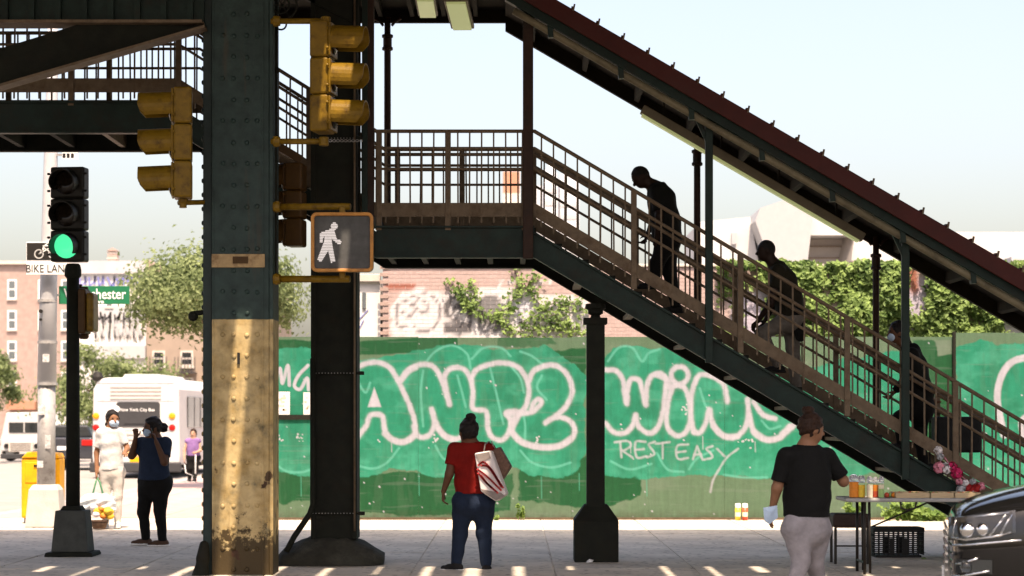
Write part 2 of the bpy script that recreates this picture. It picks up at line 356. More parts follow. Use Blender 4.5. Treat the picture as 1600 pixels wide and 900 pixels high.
def cone(a, b, ra, rb=None, k=.03, flat=None): return dict(t='c', a=np.array(a, float), b=np.array(b, float), ra=ra, rb=ra if rb is None else rb, k=k, flat=flat)
def ell(c, r, k=.03, R=None): return dict(t='e', a=np.array(c, float), r=np.array(r, float), k=k, R=R)
def sdf_mesh(prims, res, cuts=(), wob=0.0, ws=9.0):
    lo = np.full(3, 1e9); hi = -lo
    for p in prims:
        if p['t'] == 'c':
            r = max(p['ra'], p['rb'])*(max(1.0, p['flat'][1]) if p['flat'] else 1)
            p['lo'] = np.minimum(p['a'], p['b'])-r; p['hi'] = np.maximum(p['a'], p['b'])+r
        else:
            r = p['r'].max(); p['lo'] = p['a']-r; p['hi'] = p['a']+r
        lo = np.minimum(lo, p['lo']); hi = np.maximum(hi, p['hi'])
    lo = lo - 4*res; hi = hi + 4*res; n = np.ceil((hi-lo)/res).astype(int)+1
    f = np.full(n, 1.0, np.float32)
    for p in prims:
        mg = p['k'] + 2.5*res
        i0 = np.maximum(0, np.floor((p['lo']-mg-lo)/res).astype(int)); i1 = np.minimum(n, np.ceil((p['hi']+mg-lo)/res).astype(int)+1)
        g = np.stack(np.meshgrid(*[lo[q]+res*np.arange(i0[q], i1[q]) for q in range(3)], indexing='ij'), -1)
        if p['t'] == 'c':
            q = g - p['a']; ba = p['b']-p['a']
            if p['flat']:
                ax = np.array(p['flat'][0], float); ax /= np.linalg.norm(ax); s = 1/p['flat'][1]-1
                q = q + (q@ax)[..., None]*ax*s; ba = ba + (ba@ax)*ax*s
            h = np.clip((q@ba)/(ba@ba+1e-12), 0, 1); d = np.linalg.norm(q - h[..., None]*ba, axis=-1) - (p['ra'] + (p['rb']-p['ra'])*h)
        else:
            q = g - p['a']
            if p['R'] is not None: q = q@np.array(p['R'])
            k0 = np.linalg.norm(q/p['r'], axis=-1); k1 = np.linalg.norm(q/(p['r']**2), axis=-1)+1e-9
            d = k0*(k0-1)/k1; d = np.where(k0 < 1e-3, -p['r'].min(), d)
        for cp, cn in p.get('cut', ()):
            cn = np.array(cn, float); cn /= np.linalg.norm(cn); d = np.maximum(d, (g-np.array(cp, float))@cn)
        sl = tuple(slice(a, b) for a, b in zip(i0, i1)); cur = f[sl]; k = p['k']
        h = np.clip(.5+.5*(cur-d)/k, 0, 1); f[sl] = cur*(1-h)+d*h - k*h*(1-h)
    if wob:
        gx, gy, gz = [lo[q]+res*np.arange(n[q]) for q in range(3)]
        w = (np.sin(gx*ws*2.1+1.3)[:, None, None]*np.sin(gz*ws*1.3+.4)[None, None, :] + np.sin((gy*ws*1.7)[None, :, None]+(gz*ws*2.3)[None, None, :]) + np.sin((gx*ws*1.1)[:, None, None]-(gz*ws*3.1)[None, None, :]))
        f = f + (w*wob/3).astype(np.float32)
    for c, nn in cuts:                       # keep the side the normal points away from
        nn = np.array(nn, float); nn /= np.linalg.norm(nn)
        gx, gy, gz = [lo[q]+res*np.arange(n[q])-c[q] for q in range(3)]
        f = np.maximum(f, (gx*nn[0])[:, None, None]+(gy*nn[1])[None, :, None]+(gz*nn[2])[None, None, :])
    S = f < 0; m = n-1
    corner = [(i, j, k) for i in (0, 1) for j in (0, 1) for k in (0, 1)]
    sub = lambda A, c: A[c[0]:c[0]+m[0], c[1]:c[1]+m[1], c[2]:c[2]+m[2]]
    cnt = sum(sub(S, c).astype(np.int8) for c in corner); act = (cnt > 0) & (cnt < 8)
    idx = np.argwhere(act)
    if len(idx) == 0: return np.zeros((0, 3)), np.zeros((0, 4), int)
    acc = np.zeros((len(idx), 3)); num = np.zeros(len(idx))
    for a in range(8):
        for b in range(a+1, 8):
            ca, cb = np.array(corner[a]), np.array(corner[b])
            if np.abs(ca-cb).sum() != 1: continue
            fa = f[tuple((idx+ca).T)]; fb = f[tuple((idx+cb).T)]; x = (fa < 0) != (fb < 0)
            t = np.where(x, fa/(fa-fb+1e-12), 0); acc += np.where(x[:, None], ca+(cb-ca)*t[:, None], 0); num += x
    V = lo + res*(idx + acc/num[:, None])
    vid = np.full(m, -1); vid[tuple(idx.T)] = np.arange(len(idx)); F = []
    for ax in range(3):
        b1, b2 = (ax+1) % 3, (ax+2) % 3
        e = np.zeros(3, int); e[ax] = 1
        s0 = S[tuple(slice(1, m[q]) if q != ax else slice(0, m[q]) for q in range(3))]
        s1 = S[tuple(slice(1, m[q]) if q != ax else slice(1, m[q]+1) for q in range(3))]
        w = np.argwhere(s0 != s1); off = np.ones(3, int); off[ax] = 0; w = w + off
        u = np.zeros(3, int); u[b1] = 1; v = np.zeros(3, int); v[b2] = 1
        q = np.stack([vid[tuple((w-u-v).T)], vid[tuple((w-v).T)], vid[tuple(w.T)], vid[tuple((w-u).T)]], 1)
        fl = S[tuple((w).T)]; q = np.where(fl[:, None], q, q[:, ::-1]); F.append(q)
    return V, np.concatenate(F)
def sdf_obj(name, prims, res, m, parent=None, cuts=(), origin=None, wob=0.0, ws=9.0):
    V, F = sdf_mesh(prims, res, cuts, wob, ws)
    o0 = np.array(ORG[parent.name]) if parent is not None else np.array(origin)
    me = bpy.data.meshes.new(name); me.from_pydata((V-o0).tolist(), [], F.tolist()); me.materials.append(m)
    me.polygons.foreach_set('use_smooth', [True]*len(me.polygons))
    o = bpy.data.objects.new(name, me); _finish(o, parent, origin); return o

# ================================================================== ground and pavements
KERB_Y, WALL_Y = 19.3, 35.7
g = MB(); g.box(-2500, 2500, -300, 5000, -.5, -.145); o = g.build('ground', M['asphalt_pale'], origin=(0, 0, -.145)); o['kind'] = 'structure'
g = MB(); g.box(-300, 300, -30, KERB_Y, -.144, -.13); o = g.build('road', M['asphalt'], origin=(0, 0, -.13)); o['kind'] = 'structure'
SWX0, SWX1 = -8.7, 16.0
sw = structure('sidewalk', (0, KERB_Y, 0))
MB().box(SWX0+.01, SWX1, KERB_Y+.15, 36.4, -.14, -.012).build('bedding', M['concrete'], sw)
SL = 1.5
slab = None; rows = int((36.3-KERB_Y-.15)/SL)+1; cols = 13
for j in range(rows):
    for i in range(cols):
        x = SWX0 + .16 + i*SL; y = KERB_Y + .16 + j*SL; dy = min(SL, 36.3-y)
        if slab is None:
            slab = MB().box(0, SL-.018, 0, SL-.018, -.10, 0).build('slab', M['concrete'], sw, bevel=.006); c = slab
            slab.data.transform(Matrix.Translation(ORG[sw.name]))
        else: c = dup(slab, sw)
        c.location = Vector((x, y, random.uniform(-.003, .002))) - ORG[sw.name]; c.scale = (1, dy/SL, 1)
        c.rotation_euler = (random.uniform(-.0012, .0012), random.uniform(-.0012, .0012), 0)
kb = None
for i in range(16):
    if kb is None: kb = c = MB().box(0, 1.19, KERB_Y-.0, KERB_Y+.15, -.14, .004).build('kerbstone', M['kerbstone'], sw, bevel=.015); kb.data.transform(Matrix.Translation((0, 0, 0)))
    else: c = dup(kb, sw)
    c.location = (SWX0 + i*1.2, 0, 0)
pv = structure('side_pavement', (-6.5, 36.4, 0))
MB().box(-8.7, -4.4, 36.45, 120, -.14, -.012).build('bedding', M['paver_pink'], pv)
pslab = None
for j in range(14):
    for i in range(3):
        x = -8.55 + i*1.4; y = 36.5 + j*1.5
        if pslab is None:
            pslab = c = MB().box(0, 1.385, 0, 1.485, -.1, 0).build('slab', M['paver_pink'], pv, bevel=.006); pslab.data.transform(Matrix.Translation(ORG[pv.name]))
        else: c = dup(pslab, pv)
        c.location = Vector((x, y, random.uniform(-.002, .002))) - ORG[pv.name]
MB().box(-8.8, -8.56, 36.4, 120, -.14, .003).build('kerbstone', M['kerbstone'], pv, bevel=.02)
# painted lane line on the cross street
g = MB()
for k in range(6): g.box(-13.6, -13.48, 46+k*9, 49+k*9, -.145, -.140)
o = g.build('lane_marking', M['sign_white'], origin=(-13.5, 46, -.14)); o['kind'] = 'structure'

# ================================================================== elevated railway overhead
el = thing('elevated_railway', 'dark green steel elevated railway crossing above the pavement, its cross girder at top left', 'railway', (-2.8, 24, 0))
SUN_HOLE = (-1.50, 20.90)                               # opening added in the unseen deck to let sun onto the right-hand signal
deck = MB(); z0, z1 = 8.2, 8.5
deck.box(-70, SUN_HOLE[0]-.16, 20.25, 28.15, z0, z1); deck.box(SUN_HOLE[0]+.16, 70, 20.25, 28.15, z0, z1)
deck.box(SUN_HOLE[0]-.16, SUN_HOLE[0]+.16, 20.25, SUN_HOLE[1]-.26, z0, z1); deck.box(SUN_HOLE[0]-.16, SUN_HOLE[0]+.16, SUN_HOLE[1]+.26, 28.15, z0, z1)
deck.build('platform', M['steel_dark'], el)
tie = MB().box(-.17, .17, 13.2, 20.24, 8.25, 8.49).build('tie', M['bark'], el)
tie.data.transform(Matrix.Translation((ORG[el.name].x, 0, 0))); tie.location.x = -ORG[el.name].x
rt_ = random.Random(5)
for k in range(1, 60):
    for s in (-1, 1):
        keep = (s < 0 and k in (4, 5)) or (s > 0 and k == 1)
        dup(tie, el, (s*k*.51 + (0 if keep else rt_.uniform(-.025, .025)), 0, 0), scale=(1 if keep else rt_.uniform(1.18, 1.38), 1, 1))
for k in (-14, -9, -7, -2, 2, 3, 6, 7, 9, 10, 13):       # unseen boards added over some gaps to block sun dapples
    MB().box(k*.51+.14, k*.51+.40, rt_.uniform(13.3, 17.0), rt_.uniform(18.6, 20.2), 8.495, 8.53).build('dapple_blocker', M['bark'], el)
for y in (14.0, 16.4, 18.3): MB().box(-70, 70, y-.1, y+.1, 7.4, 8.2).build('longitudinal_girder', M['steel_green'], el, bevel=.01)
MB().box(-70, 70, 27.9, 28.1, 7.6, 8.19).build('edge_girder', M['steel_green'], el)
# cross girder to the left of the near column
def G(px, py, Y=22.95): return P(px, py, Y)
a = G(-260, 34); b = G(318, 36)
MB().box(a.x, b.x, 22.98, 23.02, a.z, 8.2).build('girder_web', M['steel_green'], el)
MB().box(a.x, b.x, 22.82, 23.18, a.z-.03, a.z+.0).build('girder_flange', M['rail_brown'], el)
for k in range(14):
    x = a.x + (b.x-a.x)*(k+.5)/14
    MB().box(x-.03, x+.03, 22.92, 22.98, a.z+.002, 8.19).build('stiffener', M['steel_green'], el)
q = [G(322, 40), G(0-80, 157), G(-80, 100), G(125, 37)]
MB().prism([(p.x, p.z) for p in q], 22.96, 23.04).build('knee_brace', M['steel_dark'], el)
q0, q1 = G(322, 44), G(-80, 160)
MB().bar(q0, q1, .26, .025, up=(0, 0, 1)).build('brace_flange', M['rail_brown'], el)
# the brace up from the second column
q = [P(470, -6, 24.55), P(560, 38, 24.55), P(560, -60, 24.55), P(380, -150, 24.55)]
MB().prism([(p.x, p.z) for p in q], 24.6, 24.7).build('knee_brace', M['steel_dark'], el)

# ---- near column
m = mat('column_paint', (.022, .042, .038), .5, var=.35, vs=7, bump=.2, bs=24)
nt = m.node_tree; N = nt.nodes; L = nt.links; b = N['Principled BSDF']
base = b.inputs['Base Color'].links[0].from_socket
tc = N.new('ShaderNodeNewGeometry'); sx = N.new('ShaderNodeSeparateXYZ'); L.new(tc.outputs['Position'], sx.inputs[0])
def nz(sc, det=6, rg=.6):
    n = N.new('ShaderNodeTexNoise'); n.inputs['Scale'].default_value = sc; n.inputs['Detail'].default_value = det; n.inputs['Roughness'].default_value = rg
    L.new(tc.outputs['Position'], n.inputs['Vector']); return n.outputs['Fac']
def mth(op, a, b2=None):
    n = N.new('ShaderNodeMath'); n.operation = op
    for i, q in enumerate((a, b2)):
        if q is None: continue
        if isinstance(q, (int, float)): n.inputs[i].default_value = q
        else: L.new(q, n.inputs[i])
    return n.outputs[0]
def mixc(f, a, c):
    n = N.new('ShaderNodeMix'); n.data_type = 'RGBA'; L.new(f, n.inputs[0]); L.new(a, n.inputs[6])
    if isinstance(c, tuple): n.inputs[7].default_value = (*c, 1)
    else: L.new(c, n.inputs[7])
    return n.outputs[2]
def ramp(v, lo, hi):
    n = N.new('ShaderNodeMapRange'); n.inputs['From Min'].default_value = lo; n.inputs['From Max'].default_value = hi; L.new(v, n.inputs['Value']); return n.outputs[0]
cream = mixc(ramp(nz(2.3, 8, .7), .42, .72), mixc(ramp(nz(9), .3, .7), base, (.47, .32, .125)), (.36, .225, .07))
crm = mixc(ramp(nz(5), .35, .65), cream, (.56, .42, .21))
isc = ramp(mth('ADD', sx.outputs['Z'], mth('MULTIPLY', nz(18), .02)), 2.640, 2.630)
c1 = mixc(isc, base, crm)
rustn = nz(7, 9, .72)
low = mth('SUBTRACT', mth('MULTIPLY', rustn, 1.0), mth('MULTIPLY', sx.outputs['Z'], .62))
c2 = mixc(ramp(low, .20, .27), c1, (.055, .036, .014))
spots = mth('MULTIPLY', ramp(nz(4.5, 3, .5), .655, .68), ramp(sx.outputs['Z'], 2.4, .9))
c3 = mixc(spots, c2, (.05, .022, .010))
streaks = N.new('ShaderNodeMapping'); streaks.inputs['Scale'].default_value = (9, 9, .7); L.new(tc.outputs['Position'], streaks.inputs[0])
ns = N.new('ShaderNodeTexNoise'); ns.inputs['Scale'].default_value = 1.0; ns.inputs['Detail'].default_value = 7; L.new(streaks.outputs[0], ns.inputs['Vector'])
c4 = mixc(mth('MULTIPLY', ramp(ns.outputs['Fac'], .60, .74), .4), c3, (.10, .05, .02))
L.new(c4, b.inputs['Base Color'])
YC = 23.0
def CX(px, Y=YC): return (px-800)/FPX*Y
nc = thing('elevated_column', 'wide riveted steel column, blue-grey above and rusty cream-yellow paint below', 'column', (CX(372), 23.3, 0))
MB().box(CX(331), CX(420.5), YC, YC+.03, -.02, 8.19).build('face_plate', M['column_paint'], nc, bevel=.006)
MB().box(CX(334), CX(417), YC+.03, YC+.50, -.02, 8.19).build('web', M['column_paint'], nc)
MB().box(CX(316), CX(330.6), YC+.05, YC+.54, -.02, 8.19).build('side_flange', M['flange_shade'], nc, bevel=.01)  # left flange: shade put into one dark colour over its whole height
MB().box(CX(420.8), CX(427), YC-.012, YC+.54, -.02, 8.19).build('side_flange', M['column_paint'], nc, bevel=.008)
MB().box(CX(409.5), CX(412.5), YC-.010, YC+.0, -.02, 8.18).build('edge_angle', M['column_paint'], nc, bevel=.003)
MB().box(CX(331.5), CX(334.5), YC-.010, YC+.0, -.02, 8.18).build('edge_angle', M['column_paint'], nc, bevel=.003)
rv = MB().lathe((0, 0, 0), [(.026, .0), (.024, .006), (.018, .012), (.008, .015)], 10, axis=(0, -1, 0)).build('rivet', M['column_paint'], nc, smooth=True)
rv.data.transform(Matrix.Translation(ORG[nc.name]))
first = True; y = 22
k = 0
while y < 905:
    xs = (365, 386) if k % 2 == 0 else (348, 365, 386, 402)
    for x in xs:
        c = rv if first else dup(rv, nc); first = False
        p = P(x + random.uniform(-.5, .5), y + random.uniform(-1, 1), YC); c.location = Vector((p.x, YC, p.z)) - ORG[nc.name]
    y += 33.4; k += 1
for y in range(40, 900, 22):                                      # rivet heads standing out along the shaded flange
    c = dup(rv, nc); p = P(316, y, YC+.1); c.location = Vector((p.x+.002, YC+.14, p.z)) - ORG[nc.name]; c.rotation_euler = (0, 0, -math.pi/2)
a, b2 = P(331, 418, YC), P(414, 397, YC)
tp = MB().box(a.x, b2.x, YC-.02, YC-.0005, a.z, b2.z).build('paint_band', mat('band_cream', (.42, .29, .15), .7, var=.25, vs=9, dirt=(.14, .07, .03), dirt_amt=.7, ds=8), nc, bevel=.004)
g = MB(); a, b2 = P(364, 412, YC), P(388, 401, YC); g.box(a.x, b2.x, YC-.0235, YC-.0205, a.z, b2.z); g.build('stencil', M['signal_brown'], tp)
g = MB(); a, b2 = P(371, 569, YC), P(375, 551, YC); g.box(a.x, b2.x, YC-.02, YC+.002, a.z, b2.z); g.build('slot', M['ink_black'], nc)
MB().tube([P(431, -60, YC+.2), P(430, 200, YC+.2), P(429, 430, YC+.2)], .022, 8).build('conduit', M['steel_dark'], nc, smooth=True)
for y in (110, 216, 325): MB().lathe(P(430, y, YC+.2), [(.035, -.03), (.045, 0), (.035, .03)], 10).build('coupling', M['steel_dark'], nc)
for (r, cx, cy, w) in ((.15, 441, 8, .012), (.085, 439, 8, .010), (.055, 439, 38, .010)):        # scrollwork at the column head
    c0 = P(cx, cy, YC+.1); MB().tube([c0 + Vector((math.cos(t)*r, 0, math.sin(t)*r)) for t in np.linspace(0, 2*math.pi, 25)], w, 6, caps=False).build('scroll', M['steel_dark'], nc, smooth=True)
c0 = P(441, 8, YC+.1); g = MB()
for t in range(6): g.bar(c0, c0 + Vector((math.cos(t*1.047)*.15, 0, math.sin(t*1.047)*.15)), .012, .012)
g.build('scroll', M['steel_dark'], nc)
sdf_obj('foot_casting', [cone(P(319, 852, YC-.05), P(317, 872, YC-.05), .05, .07), cone(P(317, 872, YC-.05), P(313, 905, YC-.05), .05, .10)], .015, M['steel_dark'], nc)
MB().bar(P(300, 490, YC+.2), P(318, 488, YC+.2), .05, .05).build('bracket', M['steel_dark'], nc, bevel=.01)
MB().ball(P(302, 494, YC+.2), .055, 10).build('bracket', M['steel_dark'], nc)

# ---- second column, carrying the landing end
Y2 = 24.6
def C2(px): return (px-800)/FPX*Y2
sc2 = thing('landing_column', 'dark steel column on a flared concrete footing beside the stair landing', 'column', (C2(522), Y2+.25, 0))
MB().box(C2(489), C2(553), Y2+.03, Y2+.07, .28, 8.19).build('web', M['steel_dark'], sc2)
MB().box(C2(485.5), C2(493), Y2, Y2+.5, .28, 8.19).build('flange', M['steel_dark'], sc2, bevel=.006)
MB().box(C2(550), C2(557.5), Y2, Y2+.5, .28, 8.19).build('flange', M['steel_dark'], sc2, bevel=.006)
MB().tube([P(554, -50, Y2-.03), P(554, 830, Y2-.03)], .011, 8).build('conduit', M['rail_brown'], sc2, smooth=True)
MB().tube([P(562, -50, Y2+.2), P(562, 420, Y2+.2)], .012, 8).build('conduit', M['steel_dark'], sc2, smooth=True)
MB().tube([P(489, 560, Y2-.06), P(489, 788, Y2-.06), P(484, 803, Y2-.06), P(460, 838, Y2-.1), P(447, 862, Y2-.15)], .032, 8).build('conduit', M['steel_dark'], sc2, smooth=True)
for y, x1 in ((583, 562), (802, 563), (216, 560)):
    a = P(489, y, Y2); b2 = P(x1, y, Y2)
    st = MB().box(a.x, b2.x, Y2-.012, Y2-.002, a.z-.012, a.z+.012).build('strap', M['steel_dark'], sc2)
    for i in range(14):
        c = MB().ball((a.x + (C2(552)-a.x)*i/13, Y2-.014, a.z), .006, 6).build('stud', M['galv'], st)
    MB().box(b2.x-.02, b2.x+.05, Y2-.04, Y2+.01, a.z-.02, a.z+.02).build('bolt', M['steel_dark'], st, bevel=.004)
c = P(517, 880, Y2+.25)
rf = np.random.default_rng(8); v = []; f = []; nf = 28; secs = [(0, .60, .52), (.06, .60, .52), (.115, .575, .49), (.17, .50, .43), (.245, .36, .35), (.285, .27, .31), (.30, .10, .12)]
for z_, hw, hd in secs:
    for k in range(nf):
        a = 2*math.pi*k/nf; e = .62; cx_ = math.copysign(abs(math.cos(a))**e, math.cos(a)); sy_ = math.copysign(abs(math.sin(a))**e, math.sin(a)); w_ = 1+rf.normal()*.018
        v.append((c.x+.005+cx_*hw*w_, Y2+.27+sy_*hd*w_, z_ + (rf.normal()*.008 if 0 < z_ < .29 else .003)))
for i in range(len(secs)-1):
    for k in range(nf): k2 = (k+1) % nf; f.append((i*nf+k, i*nf+k2, (i+1)*nf+k2, (i+1)*nf+k))
f.append(tuple((len(secs)-1)*nf+k for k in range(nf)))
MB().add(v, f).build('footing', M['concrete_dark'], sc2, smooth=True)

# ================================================================== staircase, landing, walkway and their roof
YF, YR = 25.0, 26.7
X1 = .25; SLP = .595; ZL = 3.74; ZT = 4.814              # incline start, slope, landing floor, landing rail top
XL = -1.514; XU = -3.72; SL2 = .63; ZU = ZL + SL2*(XL-XU)
XE = X1 + 6.25                                           # foot of the stair
st = thing('station_staircase', 'covered steel stair with brown railings climbing from pavement to elevated landing', 'staircase', (XE, 25.85, 0))
def zrail(x):
    if x > X1: return ZT - SLP*(x-X1)
    if x > XL: return ZT
    if x > XU: return ZT + SL2*(XL-x)
    return ZT + SL2*(XL-XU)
XFAR = -9.6
for Y, nm in ((YF, 0), (YR, 1)):
    path = [(XFAR, zrail(XFAR)), (XU, zrail(XU)), (XL, ZT), (X1, ZT), (XE, zrail(XE))]
    d = lambda dz: [(x, z-dz) for x, z in path]
    for off, r in ((0, .022), (.19, .018), (.42, .016)):
        MB().tube([(x, Y, z) for x, z in d(off)], r, 8).build('rail', M['rail_brown'], st, smooth=True)
    MB().tube([(x, Y+(.08 if nm == 0 else -.08), z-.25) for x, z in path[2:]], .02, 8).build('handrail', M['rail_brown'], st, smooth=True)
    for (xa, za), (xb, zb) in zip(path[:-1], path[1:]):            # toe boards
        o1, o2 = .80, .955
        MB().prism([(xa, za-o1), (xb, zb-o1), (xb, zb-o2), (xa, za-o2)], Y-.012, Y+.012).build('toe_board', M['rail_brown'], st)
    for (xa, za), (xb, zb) in zip(path[:-1], path[1:]):            # stringers and floor girders
        inc = abs(za-zb) > .1
        t, bt = (1.135 if inc else 1.07), 1.405
        sm = M['steel_green'] if nm == 0 else M['steel_dark']
        s_ = MB().prism([(xa, za-t), (xb, zb-t), (xb, zb-bt), (xa, za-bt)], Y-.02, Y+.02).build('stringer', sm, st)
        for oo in (t, bt): MB().bar((xa, Y, za-oo), (xb, Y, zb-oo), .13, .022).build('flange', sm, s_)
bal = MB().box(-.009, .009, -.009, .009, -1.02, 0).build('baluster', M['rail_brown'], st); bal.data.transform(Matrix.Translation(ORG[st.name]))
new = MB().box(-.032, .032, -.025, .025, -1.10, .0).build('newel', M['rail_brown'], st, bevel=.004); new.data.transform(Matrix.Translation(ORG[st.name]))
fb = fn = True
NEW = [XL+.03, -.715, .14, 1.36, 2.55, 3.74, 4.95, 6.1] + [XL-.75, XL-1.5, XU] + [XU-1.2*k for k in range(1, 5)]
for Y in (YF, YR):
    for x in NEW:
        c = new if fn else dup(new, st); fn = False
        c.location = Vector((x if Y == YF else x+.12, Y, zrail(x if Y == YF else x+.12)-.005)) - ORG[st.name]
    x = XFAR + .05
    while x < XE-.03:
        if min(abs(x-n) for n in NEW) > .05:
            c = bal if fb else dup(bal, st); fb = False
            xx = x + (.055 if Y == YR else 0); c.location = Vector((xx, Y, zrail(xx)-.005)) - ORG[st.name]; c.rotation_euler = (random.gauss(0, .006), random.gauss(0, .005), 0)
        x += .1335
# floors and treads
MB().box(XL, X1+.02, YF+.03, YR-.03, ZL-.05, ZL).build('landing_floor', M['steel_dark'], st)
MB().box(XFAR, XU, YF+.03, YR-.03, ZU-.06, ZU).build('walkway_floor', M['steel_dark'], st)
tr = None; NS = 21
for n in range(1, NS):
    if tr is None:
        tr = MB().box(0, .31, YF+.03, YR-.03, -.045, 0).build('tread', M['steel_dark'], st); tr.data.transform(Matrix.Translation(Vector((ORG[st.name].x, 0, ORG[st.name].z)))); c = tr
    else: c = dup(tr, st)
    c.location = Vector((X1+.298*(n-1), 0, ZL-.178*n)) - Vector((ORG[st.name].x, 0, 0))
for n in range(1, 8):
    c = dup(tr, st); c.location = Vector((XL-.315*n, 0, ZL+.172*n)) - Vector((ORG[st.name].x, 0, 0))
for i in range(5):
    x = XL + .12 + i*.38; MB().box(x-.03, x+.03, YF+.03, YR-.03, ZL-.30, ZL-.055).build('joist', M['steel_dark'], st)
for i in range(9):
    x = XU - .3 - i*.6; MB().box(x-.03, x+.03, YF+.03, YR-.03, ZU-.30, ZU-.065).build('joist', M['rail_brown'] if i % 4 == 1 else M['steel_dark'], st)
for i in range(10):
    x = X1 + .5 + i*.6; z = zrail(x)-1.36; MB().box(x-.03, x+.06, YF+.03, YR-.03, z-.02, z+.02).build('carrier', M['rail_brown'], st)
# roof posts
def zroof(x): return 6.222 - .582*(x-.494)
YRF, YRR = 24.72, 26.95
for px, w in ((825, .115), (1107, .085), (1413, .085)):
    x = (px-800)/140.0; top = 6.40 if px < 900 else zroof(x)-.28
    MB().box(x-w/2, x+w/2, YF-.10, YF-.03, zrail(x)-1.43, top).build('roof_post', M['post_brown'] if px < 900 else M['steel_green'], st, bevel=.008)
    if px > 900:
        MB().bar((x-.02, YF-.065, top-.02), (x+.42, YF-.065, zroof(x+.42)-.32), .05, .05).build('post_brace', M['steel_green'], st)
        MB().bar((x+.02, YF-.065, top-.35), (x-.18, YF-.065, zroof(x-.18)-.30), .04, .04).build('post_brace', M['steel_green'], st)
    else:
        MB().bar((x, YF-.065, 6.0), (x-.22, YF-.065, 6.4), .05, .05).build('post_brace', M['post_brown'], st)
x = (576-800)/140.; MB().box(x-.065, x+.065, YF-.10, YF-.03, ZL-.36, 6.45).build('roof_post', M['post_brown'], st, bevel=.008)
MB().box(x-.068, x-.005, YF-.115, YF-.102, ZL-.36, 6.45).build('roof_post', M['steel_green'], st)
for px in (605, 1090, 1370):
    x = (px-800)/131.1; top = 6.40 if px < 900 else zroof(x)-.2; base_z = (ZL if px < 900 else zrail(x)-1.25)
    rp = MB().lathe((x, YR+.06, 0), [(.042, base_z), (.040, top-.45), (.036, top)], 10).build('roof_post', M['post_brown'], st, smooth=True)
    h = top - .30
    MB().lathe((x, YR+.06, 0), [(.045, h-.10), (.065, h-.09), (.065, h-.06), (.052, h-.05), (.052, h+.05), (.067, h+.06), (.067, h+.09), (.045, h+.10)], 12).build('collar', M['post_brown'], rp)
    for s in (-1, 1):
        MB().tube([(x+s*.05, YR+.06, top-.10), (x+s*.09, YR+.06, top-.05), (x+s*.16, YR+.06, top-.01)], .018, 6).build('bracket', M['post_brown'], rp)
# landing and walkway roof
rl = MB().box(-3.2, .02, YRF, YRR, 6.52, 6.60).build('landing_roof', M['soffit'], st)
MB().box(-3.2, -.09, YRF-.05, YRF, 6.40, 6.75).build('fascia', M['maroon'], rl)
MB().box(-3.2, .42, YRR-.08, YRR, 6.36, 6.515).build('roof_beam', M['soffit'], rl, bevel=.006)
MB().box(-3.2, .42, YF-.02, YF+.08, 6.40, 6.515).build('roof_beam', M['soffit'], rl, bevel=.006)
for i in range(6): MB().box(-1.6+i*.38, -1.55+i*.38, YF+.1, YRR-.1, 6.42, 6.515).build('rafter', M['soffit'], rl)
# sloping roof: seamed maroon sheets, green channel, cream pipe, soffit
XS, XEN = -.08, 6.9
def rprism(o1, o2, y0, y1, xa=XS, xb=XEN): return MB().prism([(xa, zroof(xa)-o1), (xb, zroof(xb)-o1), (xb, zroof(xb)-o2), (xa, zroof(xa)-o2)], y0, y1)
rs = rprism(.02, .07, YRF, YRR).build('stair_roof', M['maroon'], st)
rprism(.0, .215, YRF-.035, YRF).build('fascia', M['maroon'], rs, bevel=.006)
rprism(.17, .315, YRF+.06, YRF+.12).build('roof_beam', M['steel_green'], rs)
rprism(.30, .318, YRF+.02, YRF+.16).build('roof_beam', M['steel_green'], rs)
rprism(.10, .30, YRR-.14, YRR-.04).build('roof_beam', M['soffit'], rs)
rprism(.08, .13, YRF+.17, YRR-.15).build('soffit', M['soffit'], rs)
xs = np.linspace(XS+.1, XEN, 30)
MB().tube([(x, YRF+.10, zroof(x)-.372) for x in xs], .042, 10).build('drain_pipe', M['pipe_cream'], rs, smooth=True)
x = XS+.5
while x < XEN:
    MB().bar((x, YRF+.10, zroof(x)-.30), (x+.01, YRF+.10, zroof(x)-.44), .10, .06).build('pipe_clamp', M['steel_green'], rs); x += .78
k = 0; x = XS + .2; cl = None
while x < XEN:                                           # standing seams and the clips that show along the edge
    MB().bar((x, YRF-.02, zroof(x)+.012), (x, YRR, zroof(x)+.012), .03, .045).build('roof_seam', M['maroon'], rs)
    MB().bar((x+.005, YRF-.03, zroof(x)-.02), (x+.02, YRF-.03, zroof(x)+.055), .03, .02).build('roof_clip', M['rail_brown'], rs); x += .275
for x in np.arange(XS+.3, XEN, .62):
    MB().prism([(x, zroof(x)-.135), (x+.05, zroof(x+.05)-.135), (x+.05, zroof(x+.05)-.25), (x, zroof(x)-.25)], YRF+.18, YRR-.16).build('rafter', M['soffit'], rs)
# strip lights
def lamp_bar(a, b, w, h, up=(0, 0, 1)):
    lf = thing('strip_light', None, 'light', ((a.x+b.x)/2, (a.y+b.y)/2, min(a.z, b.z)))
    hz = MB().bar(a, b, w, h, up).build('housing', M['lamp_housing'], lf, bevel=.008)
    d, sd, u = frame_of(b-a, up)
    MB().bar(a - u*(h*.5+.012) + d*.03, b - u*(h*.5+.012) - d*.03, w*.8, .03, up).build('diffuser', M['lamp_tube'], lf, bevel=.006)
    return lf
xa, xb = (1003-800)/136., (1348-800)/136.
lf = lamp_bar(Vector((xa, 25.7, zroof(xa)-.485)), Vector((xb, 25.7, zroof(xb)-.485)), .16, .10)
tag(lf, 'long pale strip light slung under the sloping stair roof', 'light')
for k in range(4):
    x = xa + .25 + k*.66; MB().bar((x, 25.7, zroof(x)-.43), (x, 25.7, zroof(x)-.10), .02, .02).build('hanger', M['soffit'], lf)
